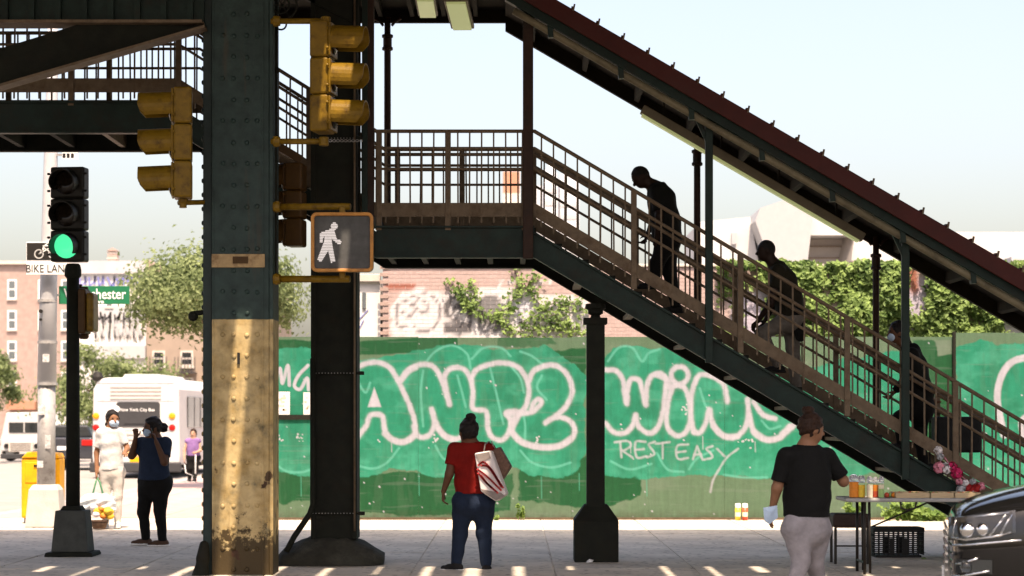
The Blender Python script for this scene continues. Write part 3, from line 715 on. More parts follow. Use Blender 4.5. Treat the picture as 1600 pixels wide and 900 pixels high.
lf = lamp_bar(P(712, -2, 24.95), P(723, 42, 26.05), .27, .05); tag(lf, 'greenish fluorescent light hanging lowest from the landing roof', 'light')
a = P(717, 20, 25.5); MB().bar(a, (a.x, a.y, 6.5), .02, .02).build('hanger', M['soffit'], lf)
lf = lamp_bar(P(664, -6, 25.0), P(669, 22, 25.9), .23, .05); tag(lf, 'shorter fluorescent light tucked under landing roof above the left railing bay', 'light')
# column under the incline
sp = thing('stair_support_column', 'slim dark column with chunky square base holding up the stair', 'column', P(931, 877, 25.25))
def C3(px): return (px-800)/FPX*25.1
MB().box(C3(917), C3(945), 25.1, 25.32, .60, P(0, 500, 25.2).z).build('shaft', M['steel_dark'], sp, bevel=.01)
MB().box(C3(912), C3(949), 25.06, 25.36, P(0, 507, 25.2).z, P(0, 497, 25.2).z).build('cap', M['steel_dark'], sp, bevel=.008)
MB().lathe((C3(931), 25.2, P(0, 497, 25.2).z), [(.06, 0), (.05, .03), (.085, .05), (.085, .09), (.12, .11), (.11, .16)], 12).build('bearing', M['steel_dark'], sp)
x0, x1, z5, z6 = C3(897), C3(966), P(0, 812, 25.1).z, P(0, 795, 25.1).z
g = MB(); g.box(x0, x1, 25.0, 25.46, 0, z5)
g.add([(x0, 25.0, z5), (x1, 25.0, z5), (x1, 25.46, z5), (x0, 25.46, z5), (x0+.12, 25.12, z6+.05), (x1-.12, 25.12, z6+.05), (x1-.12, 25.34, z6+.05), (x0+.12, 25.34, z6+.05)], [(0,1,5,4),(1,2,6,5),(2,3,7,6),(3,0,4,7),(4,5,6,7)])
g.build('base', M['steel_dark'], sp, bevel=.012)

# ================================================================== traffic signals
def visor(c, f, r, ln, m, parent, open_deg=55):
    f = Vector(f).normalized(); up = Vector((0, 0, 1)); s = f.cross(up).normalized(); n = 18; v = []; fc = []
    angs = [math.radians(90 + (180-open_deg)*(-1+2*i/(n-1))) for i in range(n)]
    for a in angs:
        low = max(0, -math.sin(a)); L_ = ln*(1-.38*low)
        for rr in (r, r-.012):
            e = s*math.cos(a)*rr + up*math.sin(a)*rr
            v += [c + e, c + e + f*L_ - up*(.02*L_/ln)]
    for i in range(n-1):
        A, B = i*4, (i+1)*4
        fc += [(A, B, B+1, A+1), (A+2, A+3, B+3, B+2), (A+1, B+1, B+3, A+3), (A, A+2, B+2, B)]
    fc += [(0, 1, 3, 2), (n*4-4, n*4-2, n*4-1, n*4-3)]
    return MB().add(v, fc).build('visor', m, parent)
def obox(mb, c, f, s, u, w, d, h):
    v = []
    for k in (-.5, .5):
        for i, j in ((-.5, -.5), (.5, -.5), (.5, .5), (-.5, .5)): v.append(c + s*(w*i) + f*(d*j) + u*(h*k))
    mb.add(v, [(0,3,2,1),(4,5,6,7),(0,1,5,4),(1,2,6,5),(2,3,7,6),(3,0,4,7)]); return mb
def signal_head(label, bottom, f, m, sec=.355, w=.34, d=.185, vl=.30, lit=None, group=None):
    f = Vector(f).normalized(); u = Vector((0, 0, 1)); s = f.cross(u).normalized()
    t = thing('traffic_signal', label, 'traffic light', bottom, group)
    for k in range(3):
        c = Vector(bottom) + u*(sec*(k+.5))
        h = obox(MB(), c, f, s, u, w, d, sec-.006).build('signal_section', m, t, bevel=.022)
        obox(MB(), c + f*(d*.5+.012), f, s, u, w*.93, .024, sec*.92).build('door', m, h, bevel=.01)
        for sg in (-1, 1):
            for e in (-1, 1): MB().lathe(c + f*(d*.5) + s*(sg*(w*.5)) + u*(e*.1), [(.0, 0), (.014, .0), (.014, .03), (.006, .035)], 8, axis=s*sg).build('latch', m, h)
        MB().lathe(c + f*(d*.5+.022), [(.148, 0), (.142, .012), (.10, .03), (.0, .036)], 20, axis=f).build('lens', M['lens_green'] if lit == k else M['lens_dark'], h, smooth=True)
        visor(c + f*(d*.5+.02), f, .155, vl, m, h)
    return t, s
YS = 22.75
b = P(286, 311, YS)
t, s = signal_head('yellow traffic signal facing sideways, hung from the bare left side of riveted column', b, (-1, -.12, 0), M['signal_yellow'], sec=.375, d=.185, vl=.34)
MB().lathe(b, [(.05, .0), (.05, -.03), (.038, -.05), (.038, -.09)], 10).build('mounting_hub', M['signal_yellow'], t)
MB().tube([P(279, 317, YS), P(318, 316, YS+.2)], .026, 8).build('mounting_arm', M['signal_yellow'], t, smooth=True)
b = P(504, 208, YS)
t, s = signal_head('yellow traffic signal with sunlit lower visor, in front of dark landing column', b, (1, -.16, 0), M['signal_yellow'], sec=.375, d=.19, vl=.34)
for y, x1 in ((33, 515), (221, 512)):
    MB().tube([P(424, y, YS+.1), P(x1, y, YS)], .030, 10).build('mounting_arm', M['signal_yellow'], t, smooth=True)
    MB().lathe(P(x1-6, y, YS), [(.05, -.045), (.05, .045)], 12).build('mounting_hub', M['signal_yellow'], t, bevel=.01)
    MB().lathe(P(430, y, YS+.1), [(.05, -.02), (.058, 0), (.05, .05)], 10, axis=(1, 0, 0)).build('mounting_hub', M['signal_yellow'], t)
g = MB()
for i in range(9): c0 = P(516+i*6, 220, YS+.2*i); g.tube([c0 + Vector((math.cos(a)*.018, .2*math.sin(a)*.02, math.sin(a)*.012)) for a in np.linspace(0, 6.283, 9)], .0035, 5, caps=False)
g.build('safety_chain', M['galv'], t)
b = P(462, 386, 24.1)
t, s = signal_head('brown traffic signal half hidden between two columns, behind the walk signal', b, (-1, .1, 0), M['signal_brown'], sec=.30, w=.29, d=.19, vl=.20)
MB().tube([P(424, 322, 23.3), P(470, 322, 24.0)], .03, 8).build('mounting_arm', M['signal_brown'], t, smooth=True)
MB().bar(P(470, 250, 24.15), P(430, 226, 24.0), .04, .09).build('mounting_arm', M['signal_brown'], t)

# pedestrian walk signal
YP = 22.6
ws = thing('walk_signal', 'square amber-framed pedestrian signal showing a white walking figure', 'pedestrian signal', P(535, 425, YP))
def rrect(x0, x1, z0, z1, r, n=6):
    out = []
    for cx, cz, a0 in ((x1-r, z1-r, 0), (x0+r, z1-r, 90), (x0+r, z0+r, 180), (x1-r, z0+r, 270)):
        for k in range(n+1): a = math.radians(a0+90*k/n); out.append((cx+r*math.cos(a), cz+r*math.sin(a)))
    return out
a, b = P(486, 425, YP), P(583.5, 332, YP)
MB().prism(rrect(a.x+.008, b.x-.008, a.z+.008, b.z-.008, .055), YP+.015, YP+.20).build('case', M['signal_yellow'], ws, bevel=.01)
fo, fi = rrect(a.x, b.x, a.z, b.z, .06), rrect(a.x+.034, b.x-.034, a.z+.034, b.z-.034, .028); n = len(fo)
v = [(x, YP-.035, z) for x, z in fo] + [(x, YP-.03, z) for x, z in fi] + [(x, YP+.02, z) for x, z in fo] + [(x, YP+.02, z) for x, z in fi]
f = []
for i in range(n):
    j = (i+1) % n; f += [(i, j, n+j, n+i), (i, 2*n+i, 2*n+j, j), (n+i, n+j, 3*n+j, 3*n+i), (2*n+i, 3*n+i, 3*n+j, 2*n+j)]
MB().add(v, f).build('frame', mat('amber_frame', (.50, .22, .055), .45, var=.15, vs=12, dirt=(.2, .08, .03), dirt_amt=.5, ds=8), ws, bevel=.008)
scr = MB().box(a.x+.03, b.x-.03, YP+.006, YP+.014, a.z+.03, b.z-.03).build('screen', M['walk_screen'], ws)
def zz(c): return P(470+c[0]/6.92, 310+c[1]/6.92, YP)
polys = [[(205, 375), (330, 325), (362, 345), (388, 435), (442, 460), (432, 488), (400, 492), (345, 448), (335, 430), (335, 480), (250, 485), (258, 415), (240, 425), (236, 475), (205, 470)],
         [(250, 470), (335, 470), (375, 688), (326, 692), (296, 565), (218, 690), (178, 662)],
         [(362+38*math.cos(t), 300+38*math.sin(t)) for t in np.linspace(0, 6.28, 17)[:-1]]]
g = MB(); y = 266
while y < 692:
    spans = []
    for q in polys:
        xs = []
        for (x0, y0), (x1, y1) in zip(q, q[1:]+q[:1]):
            if (y0 > y) != (y1 > y): xs.append(x0+(y-y0)*(x1-x0)/(y1-y0))
        xs.sort(); spans += list(zip(xs[::2], xs[1::2]))
    for x0, x1 in spans:
        if x1-x0 > 3: p, q = zz((x0, y+6)), zz((x1, y-6)); g.box(p.x, q.x, YP+.001, YP+.0055, p.z, q.z)
    y += 17
g.build('walking_figure', M['walk_white'], scr)
for y, x1 in ((323, 547), (436, 546)):
    MB().tube([P(424, y, YP+.45), P(x1, y, YP+.12)], .036, 10).build('mounting_arm', M['signal_yellow'], ws, smooth=True)
    MB().lathe(P(432, y, YP+.4), [(.05, -.03), (.062, 0), (.05, .04)], 10, axis=(1, -.1, 0)).build('mounting_hub', M['signal_yellow'], ws)
    q = P(535, y, YP+.12); MB().bar(q, P(535, 340 if y < 400 else 420, YP+.12), .06, .06).build('mounting_hub', M['signal_yellow'], ws, bevel=.01)

# dark signal pole on the corner with the green light
YQ = 26.3
sp2 = thing('signal_pole', 'dark iron signal pole on a stepped square base at the corner', 'pole', P(113, 868, YQ))
xq = P(114, 0, YQ).x; sq = FPX/YQ
MB().tube([(xq, YQ, P(0, 800, YQ).z), (xq, YQ, P(0, 412, YQ).z)], [.083, .072], 14).build('shaft', M['steel_dark'], sp2, smooth=True)
def fr(z0, z1, w0, w1, nm, mt=M['steel_dark'], bv=.012):
    v = [(xq+i*w, YQ+j*w, z) for z, w in ((z0, w0), (z1, w1)) for i, j in ((-1,-1),(1,-1),(1,1),(-1,1))]
    return MB().add(v, [(3,2,1,0),(4,5,6,7),(0,1,5,4),(1,2,6,5),(2,3,7,6),(3,0,4,7)]).build(nm, mt, sp2, bevel=bv)
fr(0, .05, .285, .27, 'base_plate', M['steel_dark']); fr(.05, P(0, 797, YQ).z, .215, .175, 'base', mat('base_grey', (.055, .058, .052), .75, var=.25, vs=7, bump=.3)); fr(P(0, 797, YQ).z, P(0, 790, YQ).z, .13, .10, 'base_cap')
MB().lathe((xq, YQ, P(0, 435, YQ).z), [(.075, 0), (.10, .03), (.10, .10), (.085, .16)], 14).build('collar', M['steel_dark'], sp2)
t, s = signal_head('dark traffic signal with lit green lens on top of the corner pole', P(109, 410, YQ), (-.13, -1, 0), M['signal_dark'], sec=.372, w=.41, d=.2, vl=.20, lit=0)
YB = 26.45
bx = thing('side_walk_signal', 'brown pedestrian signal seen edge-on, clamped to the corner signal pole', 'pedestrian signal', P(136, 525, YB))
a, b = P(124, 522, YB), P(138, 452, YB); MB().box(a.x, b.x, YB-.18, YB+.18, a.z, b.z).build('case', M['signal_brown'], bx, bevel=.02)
a, b = P(138.5, 519, YB), P(150, 458, YB); MB().box(a.x, b.x, YB-.17, YB+.17, a.z, b.z).build('hood', M['signal_yellow'], bx, bevel=.03)
MB().lathe(P(131, 522, YB), [(.06, 0), (.06, -.04), (.04, -.06)], 10).build('clamp', M['signal_brown'], bx)
MB().tube([P(128, 448, YB), P(116, 448, YB)], .03, 8).build('clamp', M['signal_brown'], bx); MB().lathe(P(131, 455, YB), [(.06, 0), (.05, .05)], 10).build('clamp', M['signal_brown'], bx)

# grey street-light pole, its signs
YG = 33.3
gp = thing('street_light_pole', 'grey galvanised street-light pole on a pale square base, stickered and scuffed', 'pole', P(70, 823, YG))
xg = P(72, 0, YG).x
def zg(py): return P(0, py, YG).z
MB().tube([(xg, YG, zg(765)), (xg+.01, YG, zg(600))], [.135, .13], 14).build('lower_shaft', M['galv'], gp, smooth=True)
MB().tube([(xg+.01, YG, zg(600)), (xg+.04, YG, zg(430)), (xg+.09, YG, zg(120)), (xg+.11, YG, zg(-80))], [.142, .125, .085, .07], 14).build('upper_shaft', mat('galv_pale', (.52, .52, .53), .55, .1, var=.08, vs=3), gp, smooth=True)
for py, r in ((600, .155), (535, .15), (470, .145)): MB().lathe((xg+.02, YG, zg(py)), [(r, -.02), (r, .02)], 14).build('band', M['galv'], gp)
v = [(xg+i*w, YG+j*w*.9, z) for z, w in ((0, .27), (zg(765), .22), (zg(757), .17)) for i, j in ((-1,-1),(1,-1),(1,1),(-1,1))]
MB().add(v, [(3,2,1,0),(8,9,10,11),(0,1,5,4),(1,2,6,5),(2,3,7,6),(3,0,4,7),(4,5,9,8),(5,6,10,9),(6,7,11,10),(7,4,8,11)]).build('base', mat('base_pale', (.46, .44, .42), .8, var=.12, vs=5, bump=.2), gp, bevel=.015)
MB().lathe((xg-.05, YG-.13, zg(487)), [(.03, 0), (.03, .02)], 10, axis=(0, -1, 0)).build('bolt', M['ink_black'], gp); MB().lathe((xg-.05, YG-.13, zg(500)), [(.022, 0), (.022, .02)], 10, axis=(0, -1, 0)).build('bolt', M['ink_black'], gp)
stk = [(75, 560, .10, .12), (68, 640, .09, .16), (78, 690, .08, .20), (66, 725, .09, .1)]
for x, y, w, h in stk:
    q = P(x, y, YG); MB().box(q.x-w/2, q.x+w/2, YG-.148, YG-.138, q.z-h/2, q.z+h/2).build('sticker', mat('sticker_grey', (.55, .54, .53), .8, var=.5, vs=24), gp)
# bike lane sign
YB2 = 33.05
bl = thing('bike_lane_sign', 'black and white BIKE LANE sign on the grey street-light pole', 'sign', P(74, 428, YB2))
a, b = P(41, 429, YB2), P(108, 378, YB2); MB().box(a.x, b.x, YB2, YB2+.012, a.z, b.z).build('plate', M['sign_white'], bl, bevel=.003)
a, b = P(42, 406, YB2), P(107, 379.5, YB2); MB().box(a.x, b.x, YB2-.006, YB2-.002, a.z, b.z).build('black_field', M['ink_black'], bl)
g = MB()
def bz(px, py): q = P(px, py, YB2); return (q.x, q.z)
for cx, cy in ((61, 397), (83, 397)): g.strip([bz(cx+6.6*math.cos(t), cy+6.6*math.sin(t)) for t in np.linspace(0, 6.283, 19)], .017, YB2-.010, .005)
for pl in ([(61, 397), (70, 388), (83, 397)], [(70, 388), (67.5, 384), (79, 384)], [(71, 383), (74, 380.5), (80, 381)], [(61, 397), (66, 394), (68, 386)], [(66, 394), (77, 388), (83, 397)], [(80, 384), (83, 397)]): g.strip([bz(*p) for p in pl], .016, YB2-.010, .005)
g.build('bicycle_symbol', M['sign_white'], bl)
q = P(74.5, 425.5, YB2); text_mesh('BIKE LANE', .165, 'lettering', M['ink_black'], bl, (q.x, YB2-.004, q.z), sx=.84)
# street name sign
YN = 34.2
ns = thing('street_name_sign', 'green street name sign reading Westchester Ave behind the signal pole', 'sign', P(148, 475, YN))
a, b = P(92, 475, YN), P(202, 447, YN); MB().box(a.x, b.x, YN, YN+.02, a.z, b.z).build('plate', M['sign_green'], ns, bevel=.003)
q = P(100, 467, YN); text_mesh('Westchester', .225, 'lettering', M['sign_white'], ns, (q.x, YN-.004, q.z), align='LEFT', sx=.80, bold=.003)
q = P(146, 474, YN); text_mesh('Ave', .085, 'lettering', M['sign_white'], ns, (q.x, YN-.004, q.z), align='LEFT', sx=1.2, bold=.002)
MB().bar(P(92, 461, YN+.02), P(66, 461, YG), .03, .03).build('bracket', M['galv'], ns)
ts = thing('small_pole_sign', 'tiny pale plate with dark lettering high on the grey pole', 'sign', P(110, 249, YG))
a, b = P(97, 249, YG-.1), P(122, 236, YG-.1); MB().box(a.x, b.x, YG-.1, YG-.09, a.z, b.z).build('plate', M['sign_white'], ts)
for k in range(3): a, b = P(100+k*6.5, 247, YG), P(104.5+k*6.5, 241, YG); MB().box(a.x, b.x, YG-.108, YG-.102, a.z, b.z).build('lettering', M['ink_black'], ts)
MB().bar(P(97, 242, YG-.09), P(84, 242, YG), .03, .03).build('bracket', M['galv'], ts)
# yellow newspaper box
YY = 34.4
nb = thing('newspaper_box', 'bright yellow plastic street box beside the grey pole base', 'street box', P(64, 822, YY))
a, b = P(33, 818, YY), P(93, 716, YY)
MB().box(a.x, b.x, YY, YY+.42, .08, b.z).build('body', M['yellow_plastic'], nb, bevel=.03)
MB().prism([(a.x+.0, b.z), (b.x, b.z), (b.x-.04, b.z+.08), (a.x+.1, b.z+.10)], YY-.02, YY+.44).build('lid', M['yellow_plastic'], nb, bevel=.02)
MB().box(a.x+.06, b.x-.06, YY-.012, YY+.01, .62, b.z-.06).build('door', M['yellow_plastic'], nb, bevel=.012)
MB().box(a.x+.2, b.x-.2, YY-.03, YY-.012, b.z-.13, b.z-.10).build('handle', M['steel_dark'], nb)
for sx_ in (a.x+.04, b.x-.1): MB().box(sx_, sx_+.06, YY+.03, YY+.39, 0, .085).build('foot', M['steel_dark'], nb)

# ================================================================== painted fence
SWL = FPX/WALL_Y                       # photo pixels per metre at the fence
XF0, XF1, STEP = -4.3, 8.45, .0125
gxs = np.arange(XF0, XF1, STEP); ZTOP = P(0, 526, WALL_Y).z; ZTOP2 = P(0, 519, WALL_Y).z
gzs = np.arange(0.0, ZTOP2+STEP, STEP)
PX = 800 + gxs*SWL; PY = (HORIZ - (gzs[::-1]-CAMZ)*SWL)
Xg, Yg = np.meshgrid(PX, PY, indexing='ij')       # row order: top of the fence first
OLIVE = srgb(108, 140, 102); OLV2 = srgb(130, 152, 120); DKG = srgb(20, 100, 54); DKG2 = srgb(52, 112, 70); TEAL = srgb(20, 160, 116); TEALL = srgb(78, 196, 152); TEALD = srgb(22, 132, 92); PALE = srgb(218, 216, 212)
pt = Paint(Xg, Yg, OLIVE)
nse = vnoise(Xg/60, Yg/30, 5, 4); pt.blend(np.clip((nse-.5)*2.2, 0, .6), OLV2)
def dg(pts, **k): pt.poly(pts, DKG, **k); 
dg([(400, 530), (560, 533), (640, 528), (716, 524), (716, 545), (640, 552), (430, 560), (400, 560)], edge=2, scale=20)
dg([(400, 728), (520, 742), (640, 735), (700, 742), (775, 745), (800, 740), (800, 800), (760, 805), (640, 806), (560, 800), (500, 783), (440, 785), (400, 770)], edge=6, scale=26, seed=4)
dg([(810, 728), (870, 735), (915, 712), (990, 738), (1002, 752), (1000, 775), (950, 792), (900, 792), (850, 786), (811, 782)], edge=4, scale=12, seed=6)
dg([(860, 548), (915, 545), (915, 610), (890, 598), (872, 570)], edge=4, seed=8)
dg([(780, 524), (850, 522), (868, 536), (820, 545), (778, 540)], edge=5, seed=3, alpha=.7)
dg([(1425, 530), (1462, 532), (1490, 550), (1490, 640), (1475, 690), (1430, 690), (1418, 620)], edge=4, seed=13)
pt.poly([(1462, 532), (1488, 530), (1488, 552), (1466, 556)], OLV2, edge=2)
TA = [(400, 548), (470, 545), (520, 552), (560, 560), (612, 556), (640, 550), (690, 541), (730, 538), (770, 545), (800, 545), (850, 540), (880, 556), (905, 575), (916, 590), (916, 700), (905, 735), (870, 748), (830, 742), (800, 728), (770, 745), (720, 746), (680, 748), (640, 735), (610, 732), (575, 745), (520, 742), (470, 744), (400, 728)]
pt.poly(TA, TEAL, edge=5, scale=16, seed=21)
TB = [(938, 560), (960, 546), (1000, 540), (1040, 545), (1090, 556), (1140, 570), (1200, 585), (1330, 560), (1420, 545), (1432, 640), (1424, 720), (1380, 740), (1300, 745), (1220, 752), (1130, 742), (1060, 745), (1000, 748), (938, 742)]
pt.poly(TB, TEAL, edge=5, scale=16, seed=22)
pt.poly([(1493, 545), (1530, 528), (1560, 538), (1700, 535), (1700, 760), (1600, 770), (1493, 755)], TEAL, edge=5, scale=14, seed=23)
inside = np.clip(1-np.abs(pt.c-np.array(TEAL)).sum(-1)*8, 0, 1)
nn = vnoise(Xg/22, Yg/40, 31, 4); pt.blend(inside*np.clip((nn-.48)*2.6, 0, .5), TEALD); nn = vnoise(Xg/35+9, Yg/20, 33, 4); pt.blend(inside*np.clip((nn-.52)*2.4, 0, .45), TEALL)
lower = inside*np.clip((Yg-690)/50, 0, 1)*.5; pt.blend(lower*np.clip(vnoise(Xg/16, Yg/16, 40)*1.8-.4, 0, 1), TEALL)
A_ = lambda L_: [(420+x/2.648, 500+y/2.648) for x, y in L_]; B_ = lambda L_: [(840+x/2.369, 480+y/2.369) for x, y in L_]; C_ = lambda L_: [(1300+x/3, 480+y/3) for x, y in L_]
# glow lines of the undercoat
for L_ in (A_([(360, 600), (430, 615), (490, 590), (540, 530)]), A_([(20, 590), (70, 625), (130, 630), (170, 620)]), A_([(640, 190), (690, 130), (760, 105), (820, 140), (835, 200)]), A_([(840, 160), (890, 115), (960, 115), (1000, 150)]), A_([(1040, 540), (1090, 590), (1170, 610), (1250, 590)]),
           A_([(640, 210), (630, 300), (640, 440)]), A_([(915, 195), (940, 300), (970, 430)]), A_([(1050, 380), (1060, 430), (1060, 500)]), A_([(780, 230), (800, 300), (815, 360)]), A_([(1000, 190), (1040, 240), (1055, 300)]), A_([(365, 250), (400, 300), (420, 260)]), A_([(1130, 230), (1110, 280), (1150, 330)]), A_([(690, 520), (720, 570), (760, 590)]), A_([(1040, 130), (1090, 150), (1140, 190)]),
           B_([(260, 200), (300, 150), (350, 150), (385, 200), (410, 170), (450, 155)]), B_([(270, 570), (340, 600), (420, 580)]), B_([(600, 300), (620, 360), (640, 380)]), B_([(560, 600), (590, 560), (650, 530)]), B_([(830, 420), (860, 450), (900, 440)]), B_([(440, 540), (480, 600), (540, 610)]), B_([(690, 620), (760, 630), (850, 630)])):
    pt.stroke(L_, 1.6, srgb(110, 216, 178), soft=1.8, alpha=.75)
W = 3.4
OUT = [A_([(352, 206), (400, 180), (450, 176), (500, 196), (530, 240), (560, 300), (590, 370), (606, 430), (600, 480), (560, 505), (512, 496), (482, 460), (470, 398), (422, 394), (402, 440), (362, 492)]),
       A_([(548, 250), (575, 210), (620, 186), (670, 187), (705, 222), (730, 290), (748, 350), (735, 290), (727, 236), (745, 206), (780, 196), (815, 210), (838, 250)]), A_([(602, 440), (615, 475), (640, 486), (670, 470), (685, 430), (675, 368), (690, 420), (720, 470), (760, 496), (800, 482)]),
       A_([(838, 236), (845, 300), (845, 366), (898, 378), (905, 440), (920, 482), (960, 498), (990, 470), (1002, 420), (980, 385), (1010, 378), (1050, 375), (1072, 330), (1076, 280), (1060, 232), (1030, 195), (980, 178), (920, 182), (860, 206), (838, 240)]),
       A_([(1078, 250), (1095, 212), (1140, 190), (1190, 190), (1235, 226), (1256, 290), (1236, 350), (1200, 388), (1145, 425), (1180, 404), (1230, 408), (1264, 442), (1255, 490), (1200, 524), (1120, 528), (1050, 508), (1010, 470), (1006, 420), (1040, 390), (1090, 380), (1126, 346), (1118, 328), (1095, 345), (1085, 378)]),
       B_([(252, 232), (290, 236), (315, 270), (322, 320), (330, 358), (332, 300), (347, 266), (375, 272), (387, 310), (400, 362), (402, 300), (420, 256), (455, 246), (475, 272), (470, 330), (460, 400), (440, 450), (410, 466), (372, 440), (362, 400), (350, 440), (320, 466), (280, 462), (252, 430)]),
       B_([(500, 294), (482, 350), (476, 420), (490, 460), (520, 476), (550, 460), (566, 410), (560, 340), (545, 302), (520, 290), (500, 294)]), B_([(525+32*math.cos(t), 252+32*math.sin(t)) for t in np.linspace(0, 6.283, 13)]),
       B_([(578, 462), (566, 400), (570, 320), (590, 262), (615, 248), (660, 262), (690, 290), (702, 350)]), B_([(578, 462), (602, 464), (622, 430), (636, 378), (648, 430), (682, 474), (730, 482), (766, 450), (780, 400), (778, 340)]),
       B_([(784, 400), (800, 460), (840, 490), (890, 486), (930, 456), (960, 425)]), B_([(800, 350), (835, 398), (880, 412)]), B_([(905, 470), (935, 440)])]
for L_ in OUT:
    pt.stroke(L_, 4.5, PALE, soft=4.5, alpha=.28); pt.stroke(L_, W+.3, PALE, soft=2.0, rough=2.2, alpha=.97)
for L_ in (A_([(480, 470), (515, 496), (560, 504), (600, 480)]), A_([(700, 450), (730, 480), (770, 494)]), A_([(1010, 470), (1050, 505), (1120, 524), (1200, 520), (1250, 490)]), A_([(545, 250), (580, 212), (610, 196)]), A_([(985, 390), (1030, 392), (1005, 450)]), B_([(650, 440), (690, 476), (740, 478)]), B_([(800, 460), (850, 490), (900, 482)]), B_([(455, 255), (440, 250), (480, 270), (490, 300)])): pt.stroke(L_, 4.2, PALE, soft=2.6, alpha=.92)
pt.poly(A_([(437, 278), (410, 360), (466, 360)]), PALE, edge=.6)
for L_ in (A_([(22, 272), (45, 200), (55, 262), (78, 188), (84, 270)]), A_([(162, 188), (122, 230), (105, 272), (130, 286), (158, 240), (164, 288)]), A_([(0, 210), (8, 260), (20, 200)])): pt.stroke(L_, 2.6, PALE, soft=1.0)
for L_ in ([(310, 555), (305, 500)], [(285, 500), (330, 495), (345, 512), (320, 530), (312, 530), (350, 556)], [(398, 498), (362, 500), (366, 555), (402, 552)], [(364, 528), (392, 525)], [(432, 498), (410, 508), (425, 530), (430, 545), (404, 556)], [(436, 506), (488, 499)], [(462, 502), (462, 560)],
           [(557, 508), (516, 514), (518, 560), (557, 558)], [(517, 537), (547, 533)], [(575, 562), (590, 515), (611, 564)], [(581, 546), (605, 544)], [(648, 514), (625, 524), (640, 540), (646, 556), (618, 564)], [(665, 525), (692, 552)], [(742, 524), (702, 555), (672, 600), (650, 640), (640, 684)]):
    pt.stroke(B_(L_), 1.6, PALE, soft=1.5, alpha=.72, rough=1.2, smooth=len(L_) > 3)
pt.stroke(C_([(1010, 225), (895, 238), (840, 256), (800, 300), (775, 370), (770, 440), (785, 525), (800, 600)]), 5.2, PALE, soft=1.6, rough=1)
pt.stroke(C_([(1010, 480), (930, 500), (880, 540), (900, 640)]), 4.2, PALE, soft=1.6)
r = np.random.default_rng(12)
for _ in range(150):
    x, y = r.uniform(430, 1620), r.uniform(535, 808); pt.stroke([(x, y), (x+.6, y+.6)], r.uniform(.5, 1.3), PALE, soft=.5, smooth=False)
for cx, cy in ((437, 685), (840, 686), (680, 686), (1165, 690), (1070, 640), (470, 684)):
    for _ in range(9): x, y = cx+r.normal()*5, cy+r.normal()*3.5; pt.stroke([(x, y), (x+.5, y)], r.uniform(.7, 1.5), srgb(225, 222, 215), soft=.5, smooth=False)
for x, y, l in ((470, 745, 30), (612, 690, 16), (655, 740, 34), (746, 700, 14), (905, 740, 26), (985, 690, 18), (1010, 745, 30), (1098, 682, 20), (1180, 690, 16), (1240, 750, 24), (560, 742, 22), (846, 745, 34)):
    pt.stroke([(x, y), (x+.4, y+l)], .7, TEALL if y > 720 else PALE, soft=.7, alpha=.7, smooth=False)          # runs of paint
fade = np.clip(vnoise(Xg/14, Yg/70, 71, 4)*2.4-1.4, 0, .09); pt.blend(fade, OLV2)
scuff = np.clip(vnoise(Xg/70, Yg/3, 73, 3)*3-2.1, 0, .16); pt.blend(scuff, srgb(150, 160, 140))
dirt = np.clip((Yg-795)/18, 0, 1)*np.clip(vnoise(Xg/9, Yg/6, 50)*2-.5, 0, 1)*.6; pt.blend(dirt, srgb(96, 84, 62))
pt.c *= np.array((.44, .45, .54))*(.9+.2*vnoise(Xg/3, Yg/30, 60, 2))[..., None]                # wood grain under the paint
mat_attr('fence_paint', .8, .2, 70, .07)
fe = thing('painted_fence', 'tall plywood fence painted green with pale bubble-letter graffiti along the pavement', 'fence', (2, WALL_Y, 0))
def panel(x0, x1, y, ztop):
    i0 = int(round((x0-XF0)/STEP)); i1 = min(int(round((x1-XF0)/STEP)), len(gxs)-1)
    j0 = int(np.searchsorted(-gzs[::-1], -ztop)); xs = gxs[i0:i1+1].copy(); zs = gzs[::-1][j0:]; nx, nz_ = len(xs), len(zs)
    xs = x0 + (xs-xs[0])*((x1-x0-.002)/(xs[-1]-xs[0]))
    V = np.zeros((nx, nz_, 3)); V[..., 0] = xs[:, None]; V[..., 1] = y; V[..., 2] = zs[None, :]
    cc = pt.c[i0:i1+1, j0:].reshape(-1, 3); V = V.reshape(-1, 3)
    I = np.arange(nx*nz_).reshape(nx, nz_); F = np.stack([I[:-1, :-1], I[:-1, 1:], I[1:, 1:], I[1:, :-1]], -1).reshape(-1, 4).tolist()
    m0 = len(V); xa, xb, za, zb = xs[0], xs[-1], zs[-1], zs[0]
    E = [(xa, y, za), (xb, y, za), (xb, y, zb), (xa, y, zb), (xa, y+.025, za), (xb, y+.025, za), (xb, y+.025, zb), (xa, y+.025, zb)]
    F += [tuple(m0+i for i in q) for q in ((0, 4, 5, 1), (1, 5, 6, 2), (2, 6, 7, 3), (3, 7, 4, 0), (4, 7, 6, 5))]
    V = np.concatenate([V, np.array(E)]); cc = np.concatenate([cc, np.tile(np.array(OLIVE), (8, 1))])
    me = bpy.data.meshes.new('panel'); me.from_pydata((V-np.array(ORG[fe.name])).tolist(), [], F); me.materials.append(M['fence_paint']); paint_mesh(me, cc)
    o = bpy.data.objects.new('panel', me); _finish(o, fe, None); return o
XJ = (1491-800)/SWL; edges = [XF0] + [XJ-1.22*k for k in range(9, 0, -1)] + [XJ]
for a, b in zip(edges[:-1], edges[1:]): panel(a, b, WALL_Y + random.uniform(-.004, .004), ZTOP + random.uniform(-.012, .01))
for e in edges[1:-1]: MB().box(e-.045, e+.045, WALL_Y+.031, WALL_Y+.09, 0, ZTOP-.02).build('stud', M['steel_dark'], fe)  # dark studs added to block bright light through the panel joints
panel(XJ+.01, XF1, WALL_Y-.07, ZTOP2)
